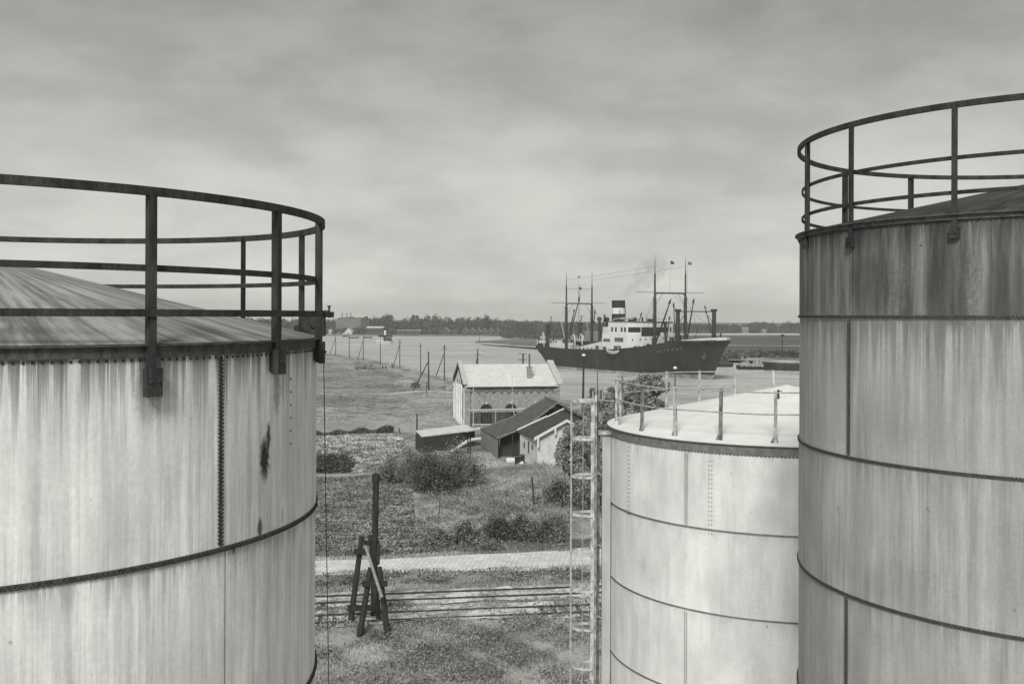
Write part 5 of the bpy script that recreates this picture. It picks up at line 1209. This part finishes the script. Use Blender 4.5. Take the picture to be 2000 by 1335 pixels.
# the clump right of the cottage, partly behind the white tank
def tp(px, py, Y): p = P(px, py, Y); return p
def tree_at(pxc, pxw, ptop, pbot, Y, label, **k):
    c0 = P(pxc, 616, Y); w_ = pxw/2000*Y; zt = P(pxc, ptop, Y).z; zb = max(P(pxc, pbot, Y).z, .6); g = gz(c0.x, Y)
    return tree('leafy_tree', label, c0.x, Y, zt-g, w_, zb-g, group='trees by the cottage', **k)
tree_at(1262,96,702,830,112,'tallest round-topped tree, showing behind the white tank railing',nl=56000,leaf=.14,seed=2,lobes=20)
tree_at(1196,80,737,860,108,'broad tree just right of the lamp post',nl=46000,leaf=.135,seed=3,lobes=16)
tree_at(1150,70,762,905,101,'middle tree behind the top of the caged ladder',nl=46000,leaf=.13,seed=4,lobes=16)
tree_at(1118,74,820,975,93,'light-leaved tree overlapping the cottage gable',nl=50000,leaf=.115,seed=5,lobes=18,trunk_r=.15)
tree_at(1158,66,800,990,94.5,'tree right behind the ladder hoops, its crown reaching lowest',nl=40000,leaf=.125,seed=6,trunk_r=.28)
tree_at(1235,84,770,905,99,'low tree hidden mostly behind the white tank',nl=18000,leaf=.12,seed=8)
def bush(px0, px1, ptop, pbot, label, mtl=None, nl=6000, leaf=.13, seed=1, name='bush', z=0.0, lobes=14, Y=None, group='garden bushes', core=True):
    p = G((px0+px1)/2, pbot, z) if Y is None else P((px0+px1)/2, pbot, Y); Y = p.y
    w_ = (px1-px0)/2000*Y; H = (pbot-ptop)/2000*Y; z0 = gz(p.x, Y) if Y < 300 else p.z; r = np.random.RandomState(seed)
    o = thing(name, label, 'bush', (p.x, Y+.2, z0-.05), 0, group)
    ns = max(3, int(w_/1.5)) if lobes > 8 else 2; roots = [(p.x+((i+.5)/ns-.5)*w_*.78+r.uniform(-.1,.1)*w_, Y+r.uniform(-.4,.9)*w_*.1, r.uniform(.72,1.08)) for i in range(ns)]
    m = MB(); pts = []; nt_ = 26*ns if lobes > 8 else 20
    for i in range(nt_):
        rx, ry, hf = roots[i % ns]; k = 1-abs((rx-p.x)/(w_*.5))**2.2*.35; L = H*hf*k*r.uniform(.5,1.12); a_ = r.uniform(0, 2*PI); sp_ = r.uniform(.05,1.0)*max(w_/ns*.75, H*.3)
        e_ = Vector((rx+math.cos(a_)*sp_, ry+math.sin(a_)*sp_*.8, z0+L*(1-.45*(sp_/max(w_/ns*.75, H*.3))**2))); s_ = Vector((rx, ry, z0-.05)); q = s_*.5+e_*.5+Vector((0,0,L*.12))
        m.path([s_, q, e_], [.035,.02,.006], 4)
        kk = int(nl/nt_); u = r.uniform(.18,1.06,kk)[:,None]; S_, Q_, E_ = (np.array(v_) for v_ in (s_, q, e_))
        base = (1-u)**2*S_+2*u*(1-u)*Q_+u*u*E_; pts.append(base+r.normal(0, 1, (kk,3))*np.array([.13*H+.05,.13*H+.05,.09*H+.03])*(.55+.6*np.sin(u*PI)))
    pts = np.concatenate(pts); pts[:,2] = np.maximum(pts[:,2], z0+.03)
    m.build('stems', M_bark, o); cloud('foliage', pts, leaf, mtl or M_leafm, o, seed=seed); return o
bush(612,692,876,921,'dense dark bush beside the left tank', M_leafd, 16000, .085, 21)
bush(742,850,868,950,'wide airy shrub above the white blossom', M_leafm, 7000, .085, 22, lobes=20); bush(806,884,872,962,'darkest shrub in the middle of the garden', M_leafd, 12000, .085, 23, lobes=20)
bush(862,938,862,950,'loose shrub in front of the flat shed', M_leafm, 6500, .085, 24, lobes=16)
bush(935,1035,1002,1060,'broad dark bush at the road edge', M_leafd, 14000, .075, 25, lobes=22); bush(1020,1112,1000,1062,'bush at the road edge nearest the ladder', M_leafm, 9000, .075, 26, lobes=18)
bush(886,940,1022,1068,'low scrubby bush left of the broad dark one', M_leafm, 3500, .09, 27); bush(825,890,1035,1072,'faint low scrub at the left of the roadside bushes', M_grassd, 3500, .09, 28)
bush(812,838,932,953,'small white-blossomed bush under the dark shrub', M_leafl, 1400, .1, 29, lobes=6); bush(690,712,908,925,'small pale flowering clump on the garden path', M_leafl, 900, .1, 30, lobes=5)
bush(1075,1112,925,985,'weedy bush between the cottage and the small tree', M_leafm, 3000, .1, 31); bush(738,762,912,944,'small shrub left of the wide airy one', M_leafm, 1500, .1, 36, lobes=6)
bush(800,822,744,756,'scrub at the foot of the long pole brace', M_grassd, 2200, .12, 32, lobes=9); bush(690,735,710,722,'rough scrub on the bank slope', M_grass, 1800, .14, 33, lobes=9)
bush(886,936,703,722,'dark clump showing over the pump house gable', M_leafd, 4500, .2, 34, z=0, Y=232, lobes=10); bush(1150,1180,905,1000,'undergrowth behind the ladder hoops', M_leafm, 4000, .12, 35, Y=90)
bush(948,966,1028,1040,'white flowering sprig in the roadside bush', M_white, 260, .07, 37, lobes=4, Y=76.5)
# clipped hedge
r = np.random.RandomState(5); n = 12000; u = r.uniform(0,1,n); pa, pb = G(600,852,0), G(768,849,0); hz = r.uniform(0,1,n)**.7
hx = pa.x+(pb.x-pa.x)*u; hy = pa.y+(pb.y-pa.y)*u+r.normal(0,.35,n); hh = .75+.2*np.sin(u*23)+.5*np.clip((u-.82)*6,0,1)
tag(cloud('hedge', np.stack([hx,hy,ground_h(hx,hy)+hz*hh],1), .13, M_leafd, seed=6), 'long low dark hedge across the garden behind the flower beds', 'hedge')

def scatter(name, corners_px, n, size, mtl, seed, blade=False, up=1.0, rows=None, hmax=.3, lumps=0.0, world_poly=None, keep=None):
    """scatter in a world-space quadrilateral on the ground"""
    r = np.random.RandomState(seed); q = [G(*c_) for c_ in corners_px] if world_poly is None else [Vector((a, b_, 0)) for a, b_ in world_poly]
    u = r.uniform(0,1,n); v = r.uniform(0,1,n)
    if rows: v = (np.floor(v*rows)+.5+r.normal(0,.17,n))/rows
    a = np.array([[p.x,p.y] for p in q]); xy = (a[0]*(1-u)[:,None]+a[1]*u[:,None])*(1-v)[:,None]+(a[3]*(1-u)[:,None]+a[2]*u[:,None])*v[:,None]
    if lumps:
        f = np.sin(xy[:,0]*1.3+seed)*np.sin(xy[:,1]*1.1+2)+.7*np.sin(xy[:,0]*.47+1)*np.sin(xy[:,1]*.39+seed)+.5*np.sin(xy[:,0]*2.9)*np.sin(xy[:,1]*2.3)
        xy = xy[f > (r.uniform(-1,1,len(f))*.8+lumps-.6)]
    if keep is not None: xy = xy[keep(xy[:,0], xy[:,1])]
    z = ground_h(xy[:,0], xy[:,1]); k = len(xy)
    zz = z+(0 if blade else r.uniform(0,1,k)*hmax)
    return tag(cloud(name, np.c_[xy, zz], size, mtl, blade=blade, up=up, flat=.3, seed=seed), kind='stuff')
road_top = lambda X: np.interp(X, [-60,-30,-16,-9.8,-4.2,.8,12,60], [66.5,69,70.7,71.6,72.9,74,77,88])
road_bot = lambda X: np.interp(X, [-60,-30,-15.6,-9.7,-4,.8,12,60], [62.0,64.7,66.4,67.2,67.7,68.1,70.1,81])
trk = lambda X: (X+8.8)*sl
offroad = lambda X, Y: ((Y > road_top(X)+.1) | (Y < road_bot(X)-.1))
def offrail(X, Y):
    d = Y-trk(X); r = np.random.RandomState(3).uniform(0,1,len(X)); on1 = (d > 60.0) & (d < 62.8); on2 = (d > 56.8) & (d < 59.4)
    return ~(on1 & (r < .93)) & ~(on2 & (r < .55)) & offroad(X, Y)
scatter('potato_crop', [(400,934),(800,934),(812,1040),(360,1040)], 100000, .095, M_crop, 41, rows=22, hmax=.4)
scatter('potato_crop', [(360,1035),(830,1035),(845,1083),(340,1086)], 40000, .09, M_crop, 46, rows=7, hmax=.4)
scatter('vegetable_bed', [(450,853),(770,852),(790,861),(450,863)], 14000, .14, M_grassp, 42, hmax=.4, rows=3); scatter('flower_bed', [(450,866),(800,864),(760,915),(430,922)], 20000, .11, M_leafl, 43, hmax=.35, lumps=.5)
scatter('flower_bed', [(612,866),(800,864),(760,920),(600,922)], 9000, .12, M_leafm, 47, hmax=.3, lumps=.6)
scatter('rough_grass', [(800,925),(1110,925),(1115,1085),(790,1088)], 60000, .18, M_grass, 44, blade=True, up=1.0, lumps=.1, keep=offroad)
scatter('rough_grass', [(920,880),(1100,905),(1110,935),(850,935)], 14000, .2, M_grass, 48, blade=True, lumps=.2)
scatter('rank_weeds', [(820,960),(1110,950),(1115,1080),(810,1080)], 26000, .1, M_grassd, 45, hmax=.5, lumps=.9, keep=offroad)
scatter('verge_grass', None, 80000, .17, M_grass, 51, blade=True, world_poly=[(-22,61.4),(8,66),(8,73.5),(-22,69)], keep=offrail)
scatter('verge_weeds', None, 30000, .08, M_grassd, 52, hmax=.35, lumps=.75, world_poly=[(-22,63),(8,66),(8,69),(-22,67)], keep=offrail)
scatter('track_grass', None, 150000, .14, M_grass, 53, blade=True, lumps=.45, world_poly=[(-20,46),(8,46),(8,63),(-20,60)], keep=offrail)
scatter('track_weeds', None, 60000, .075, M_grassd, 54, hmax=.28, lumps=.8, world_poly=[(-20,46),(8,46),(8,62),(-20,59.5)], keep=offrail)
scatter('edge_tufts', None, 5200, .2, M_grass, 81, blade=True, world_poly=[(-22,66.1),(8,69.2),(8,70.2),(-22,67.0)], lumps=.5)
scatter('edge_tufts', None, 5200, .2, M_grass, 82, blade=True, world_poly=[(-22,69.5),(8,75.0),(8,76.2),(-22,70.4)], lumps=.5)
scatter('roadside_grass', None, 22000, .28, M_grassd, 55, blade=True, world_poly=[(-22,71),(6,75),(6,78),(-22,73.5)], keep=offroad)
scatter('meadow_tufts', None, 50000, .3, M_grass, 56, blade=True, up=.7, lumps=.55, world_poly=[(-110,150),(-2,150),(-15,232),(-95,420)], keep=lambda X, Y: crest_dist(X, Y) < 0)
scatter('meadow_tufts', None, 22000, .3, M_grassd, 57, blade=True, up=.7, lumps=1.0, world_poly=[(-110,158),(-2,165),(-15,222),(-95,400)], keep=lambda X, Y: crest_dist(X, Y) < -6)
scatter('shaded_rank_meadow', [(600,776),(800,778),(780,798),(590,796)], 16000, .22, M_grassd, 71, blade=True, up=.7, lumps=.45)  # shading of the slopes put into these patches of darker grass
scatter('shaded_rank_meadow', [(640,716),(770,732),(830,762),(630,768)], 22000, .26, M_grassd, 72, blade=True, up=.7, lumps=.6, keep=lambda X, Y: crest_dist(X, Y) < -5)
scatter('shaded_rank_meadow', [(690,702),(790,733),(775,741),(690,716)], 9000, .3, M_grassd, 73, blade=True, up=.8, lumps=.5)
scatter('pale_meadow', [(600,800),(880,785),(885,824),(600,824)], 14000, .22, M_grassp, 74, blade=True, up=.6, lumps=.6)
scatter('meadow_flowers', [(640,935),(1110,935),(1110,1240),(640,1240)], 420, .07, M_white, 75, hmax=.35, lumps=.7, keep=offrail)
scatter('bare_twigs', [(940,930),(1110,930),(1110,1075),(900,1075)], 5000, .2, M_grassp, 76, blade=True, up=1.2, lumps=.8, keep=offroad)
scatter('bank_grass', None, 16000, .45, M_grassp, 58, blade=True, up=.8, world_poly=[(-95,425),(-18,240),(-14,246),(-90,436)], keep=lambda X, Y: (crest_dist(X, Y) > -1) & (crest_dist(X, Y) < 4))
scatter('shore_grass', None, 16000, .5, M_grassd, 59, blade=True, up=.9, lumps=.3, world_poly=[(-2,88),(60,88),(60,150),(-2,190)])

# ------------------------------------------------------------ the far side: woods, sheds, houses
def wood(name, px0, px1, pbase, tops, Y, seed, n=None, mtl=None, dens=1.0, z0=-2.0, kind='stuff', deep=90):
    """a far wood that reads as one mass, with an uneven skyline"""
    r = np.random.RandomState(seed); x0_, x1_ = uv(px0, 640)[0]/2000*Y, uv(px1, 640)[0]/2000*Y; blobs = []
    x = x0_
    while x < x1_:
        px = 1082+x/Y*2000; tz = CAMH-(np.interp(px, [a for a, b_ in tops], [b_ for a, b_ in tops])-617.0)/2000*Y; h = max(3.0, (tz-z0)*r.uniform(.8,1.04)); w_ = r.uniform(4,9)
        yy = Y+r.uniform(0, deep*.4); blobs.append((x, yy, z0+h*.55, w_, w_, h*.46)); blobs.append((x+r.uniform(-3,3), yy-6, z0+h*.3, w_*.9, w_*.7, h*.32)); x += w_*r.uniform(.6,1.1)
    return tag(cloud(name, blob_pts(blobs, int(len(blobs)*260*dens), r), .95, mtl or M_far, seed=seed), kind=kind)
wood('far_wood', 250, 1100, 650, [(250,622),(640,624),(655,622),(700,626),(712,623),(735,620),(750,617),(765,621),(780,625),(800,621),(825,617),(835,622),(848,619),(865,621),(895,619),(905,617),(920,624),(935,618),(945,615),(955,622),(970,626),(990,627),(1018,625),(1022,628),(1100,629)], 1085, 61, dens=2.0)
wood('far_wood', 960, 1420, 650, [(960,628),(1020,626),(1100,629),(1170,630),(1300,631),(1420,632)], 1250, 62, dens=1.7)
wood('far_wood', 1300, 2050, 650, [(1300,634),(1395,634),(1425,632),(1440,631),(1455,634),(1463,631),(1485,627),(1500,629),(1530,628),(1570,628),(2050,628)], 1280, 63, dens=1.8)
wood('far_thicket', 560, 1130, 652, [(560,643),(640,645),(690,642),(760,646),(800,645),(835,641),(860,643),(880,645),(900,648),(1000,648),(1130,648)], 1010, 64, dens=1.7)
wood('far_thicket', 1310, 1640, 655, [(1310,647),(1400,648),(1440,646),(1475,649),(1500,643),(1640,642)], 1170, 65, dens=1.5)
wood('spit_reeds', 985, 1030, 664, [(985,661),(1000,660),(1030,659)], 870, 66, dens=.9)
wood('spit_reeds', 1030, 1110, 664, [(1030,660),(1060,661),(1110,662)], 840, 67, dens=.6)
wood('bank_bushes', 1400, 1650, 700, [(1400,699),(1480,696),(1500,700),(1530,696),(1565,697),(1650,698)], 452, 68, dens=.25)
M_fbrick = mat('far_brick', .12, .9, .2, .2); M_fpale = mat('far_limewash', .62, .85, .1, .2); M_froof = mat('far_roof', .09, .9, .2, .2); M_fgrey = mat('far_plaster', .3, .9, .2, .2)
def FP(px, py, Y): return P(px, py, Y)
def house(px0, px1, peave, pridge, pbase, Y, label, wallm, roofm, name='far_house', depth=9, gable=False, wins=3):
    a, b_ = FP(px0,pbase,Y), FP(px1,pbase,Y); z0 = -2.0; ze = FP(px0,peave,Y).z; zr = FP(px0,pridge,Y).z; xc = (a.x+b_.x)/2
    o = thing(name, label, 'building', (xc, Y, z0)); m = MB()
    if gable:
        m.prism([(a.x,Y,z0),(b_.x,Y,z0),(b_.x,Y,ze),(xc,Y,zr),(a.x,Y,ze)], Vector((0,depth,0))); m.build('wall', wallm, o)
        m = MB(); 
        for s_, e_ in ((-1,a.x-.4),(1,b_.x+.4)): m.prism([(e_,Y-.4,ze-.3),(xc,Y-.4,zr+.1),(xc,Y-.4,zr+.45),(e_,Y-.4,ze+.05)], Vector((0,depth+.8,0)))
        m.build('roof', roofm, o)
    else:
        m.prism([(a.x,Y,z0),(b_.x,Y,z0),(b_.x,Y,ze),(a.x,Y,ze)], Vector((0,depth,0))); m.build('wall', wallm, o)
        m = MB(); m.prism([(a.x-.3,Y-.4,ze-.1),(a.x-.3,Y+depth/2,zr),(a.x-.3,Y+depth+.4,ze-.1)], Vector((b_.x-a.x+.6,0,0))); m.build('roof', roofm, o)
    for k in range(wins):
        x = a.x+(b_.x-a.x)*(k+.5)/wins; m = MB(); m.box((x,Y-.05,z0+(ze-z0)*.5),(min(1.6,(b_.x-a.x)/wins*.4),.15,(ze-z0)*.3)); m.build('window', M_glass, o)
    return o
house(673.5,687,647.5,641,653,975,'white gabled house at the far waterside', M_fpale, M_fpale, gable=True, wins=1)
house(668,674.5,651.5,650,653,974,'tiny white lean-to left of the gabled house', M_fpale, M_fpale, wins=1)
house(642,646.5,646,643.5,653,985,'little pale hut at the far left waterside', M_fpale, M_fpale, wins=1)
house(658,664,651,649.5,653.5,980,'small pale hut between the pale hut and the gabled house', M_fgrey, M_fgrey, wins=1)
house(716,748,640,637,644,1003,'long low building with a bright roof behind the launch', M_froof, M_fpale, wins=4)
house(775,822,645.5,643.5,648,999,'long pale-roofed shed right of the launch', M_froof, M_fgrey, wins=4)
for i in range(6):
    x = 903+i*12.3; house(x,x+11.6,647.5,640.5,653,996,['dark boat shed, leftmost of six in a row','second dark boat shed from the left','third dark boat shed from the left','fourth dark boat shed from the left','fifth dark boat shed from the left','rightmost of the six dark boat sheds'][i], M_froof, M_fgrey, 'boat_shed', 14, True, 0)
house(858,880,648,639.5,653,998,'larger dark gabled shed left of the boat sheds', M_froof, M_fgrey, 'boat_shed', 14, True, 0)
house(878,895,648,641.5,653,1002,'lower dark gabled shed beside the larger one', M_froof, M_froof, 'boat_shed', 14, True, 0)
house(1050,1068,640,637.5,644,1120,'grey building among the far trees above the steamer stern', M_fgrey, M_froof, wins=3)
house(1450,1462,641,638.5,646,1160,'grey farmhouse among the far trees at the right', M_fgrey, M_fgrey, wins=2); house(1489,1497,644.5,642.5,648,1150,'small grey farmhouse before the dark far wood', M_fgrey, M_fgrey, wins=2)
# factory
fy = 1060; fa = thing('factory', 'low far factory with a flat-topped hall and three thin chimneys', 'factory', (FP(682,650,fy).x, fy, -2))
def fbox(name, px0, px1, pt, pb, mt, dy=12, off=0, par=fa):
    a, b_ = FP(px0,pt,fy), FP(px1,pb,fy); m = MB(); m.box(((a.x+b_.x)/2, fy+off+dy/2, (a.z+b_.z)/2), (b_.x-a.x, dy, a.z-b_.z)); return m.build(name, mt, par)
fbox('hall', 656,706,623.5,652,mat('factory_wall', .2, .9, .2, .1),20); fbox('roof', 663,706,620,621.4,M_froof,20,1); fbox('clerestory', 665,705,621.4,623.5,mat('clerestory_glass', .5, .5, .1, .1),16,2); fbox('roof_vent', 680,688,618.6,620,M_froof,6,4)
for px, pt in ((668.5,610),(677,610.3),(685,610.3)):
    a, b_ = FP(px,pt,fy+8), FP(px,621,fy+8); m = MB(); m.tube(b_, a, .75, .55, 10); m.build('chimney', M_fgrey, fa)
a, b_ = FP(715.5,617.5,1050), FP(715.5,650,1050); m = MB(); m.path([(a.x,a.y,-2),(a.x,a.y,a.z-2.2),(a.x,a.y,a.z-2),(a.x,a.y,a.z)], [1.7,1.3,1.9,1.7], 10); m.box((a.x-1,a.y+4,6),(9,9,15)); tag(m.build('far_chimney', M_froof), 'stubby dark chimney rising from a block right of the factory', 'chimney')
for px, lb in ((807,'left of two small round-headed trees above the wood'),(814,'right of two small round-headed trees above the wood')):
    q = FP(px, 618.5, 1092); o = thing('far_tree', lb, 'tree', (q.x, q.y, -2)); m = MB(); m.tube((q.x,q.y,-2),(q.x,q.y,q.z),.4,.2,6); m.build('trunk', M_bark, o); cloud('crown', blob_pts([(q.x,q.y,q.z,1.9,1.9,1.6)], 160, np.random.RandomState(int(px))), .8, M_far, o)
# far quay edge and river marker
m = MB(); q0, q1 = W(560,656.5), W(985,657); m.prism([(q0[0],975,-3.2),(q1[0],975,-3.2),(q1[0],975,-1.7),(q0[0],975,-1.7)], Vector((0,2,0))); o = m.build('quay_wall', M_fbrick); tag(o, 'low dark quay wall along the far waterside', 'wall')
q = P(936.5, 668, 735); m = MB(); m.tube((q.x,q.y,-2.2),(q.x,q.y,P(936.5,651,735).z),.22,.15,6); m.box((q.x,q.y,P(936.5,653,735).z),(1.0,.2,.8)); tag(m.build('river_marker', M_pole), 'thin marker post at the tip of the sandy spit', 'post')

# ------------------------------------------------------------ funnel smoke and river air
M_smoke = bpy.data.materials.new('funnel_smoke'); M_smoke.use_nodes = True; t = M_smoke.node_tree
for n_ in list(t.nodes):
    if n_.type == 'BSDF_PRINCIPLED': t.nodes.remove(n_)
pv = t.nodes.new('ShaderNodeVolumePrincipled'); c = t.nodes.new('ShaderNodeTexCoord'); ns = tnoise(t, c.outputs['Object'], .35, 4, .6)
t.links.new(tmr(t, ns, .36, .68, .002, .032), pv.inputs['Density']); pv.inputs['Color'].default_value = (.06,.06,.06,1)
t.links.new(pv.outputs[0], [n_ for n_ in t.nodes if n_.type == 'OUTPUT_MATERIAL'][0].inputs['Volume'])
fw = SO+Matrix.Rotation(SRZ, 3, 'Z') @ Vector((fx, 0, zT))
m = MB(); tg = [P(1213,581,fw.y), P(1221,574,fw.y+1), P(1232,566,fw.y+3), P(1244,556,fw.y+5), P(1256,545,fw.y+8), P(1270,530,fw.y+11), P(1292,508,fw.y+15)]
m.path([fw+Vector((0,0,.1))]+tg, [1.2,1.4,1.9,2.5,3.3,4.4,5.6,4.0], 10)
o = m.build('smoke', M_smoke); tag(o, kind='stuff')
M_air = bpy.data.materials.new('river_haze'); M_air.use_nodes = True; t = M_air.node_tree
for n_ in list(t.nodes):
    if n_.type == 'BSDF_PRINCIPLED': t.nodes.remove(n_)
pv = t.nodes.new('ShaderNodeVolumePrincipled'); pv.inputs['Density'].default_value = HAZE; pv.inputs['Color'].default_value = (1,1,.98,1); pv.inputs['Anisotropy'].default_value = 0.0
t.links.new(pv.outputs[0], [n_ for n_ in t.nodes if n_.type == 'OUTPUT_MATERIAL'][0].inputs['Volume'])
m = MB(); m.box((0, 1300, 20), (6100, 3500, 54)); o = m.build('haze', M_air); tag(o, kind='stuff')
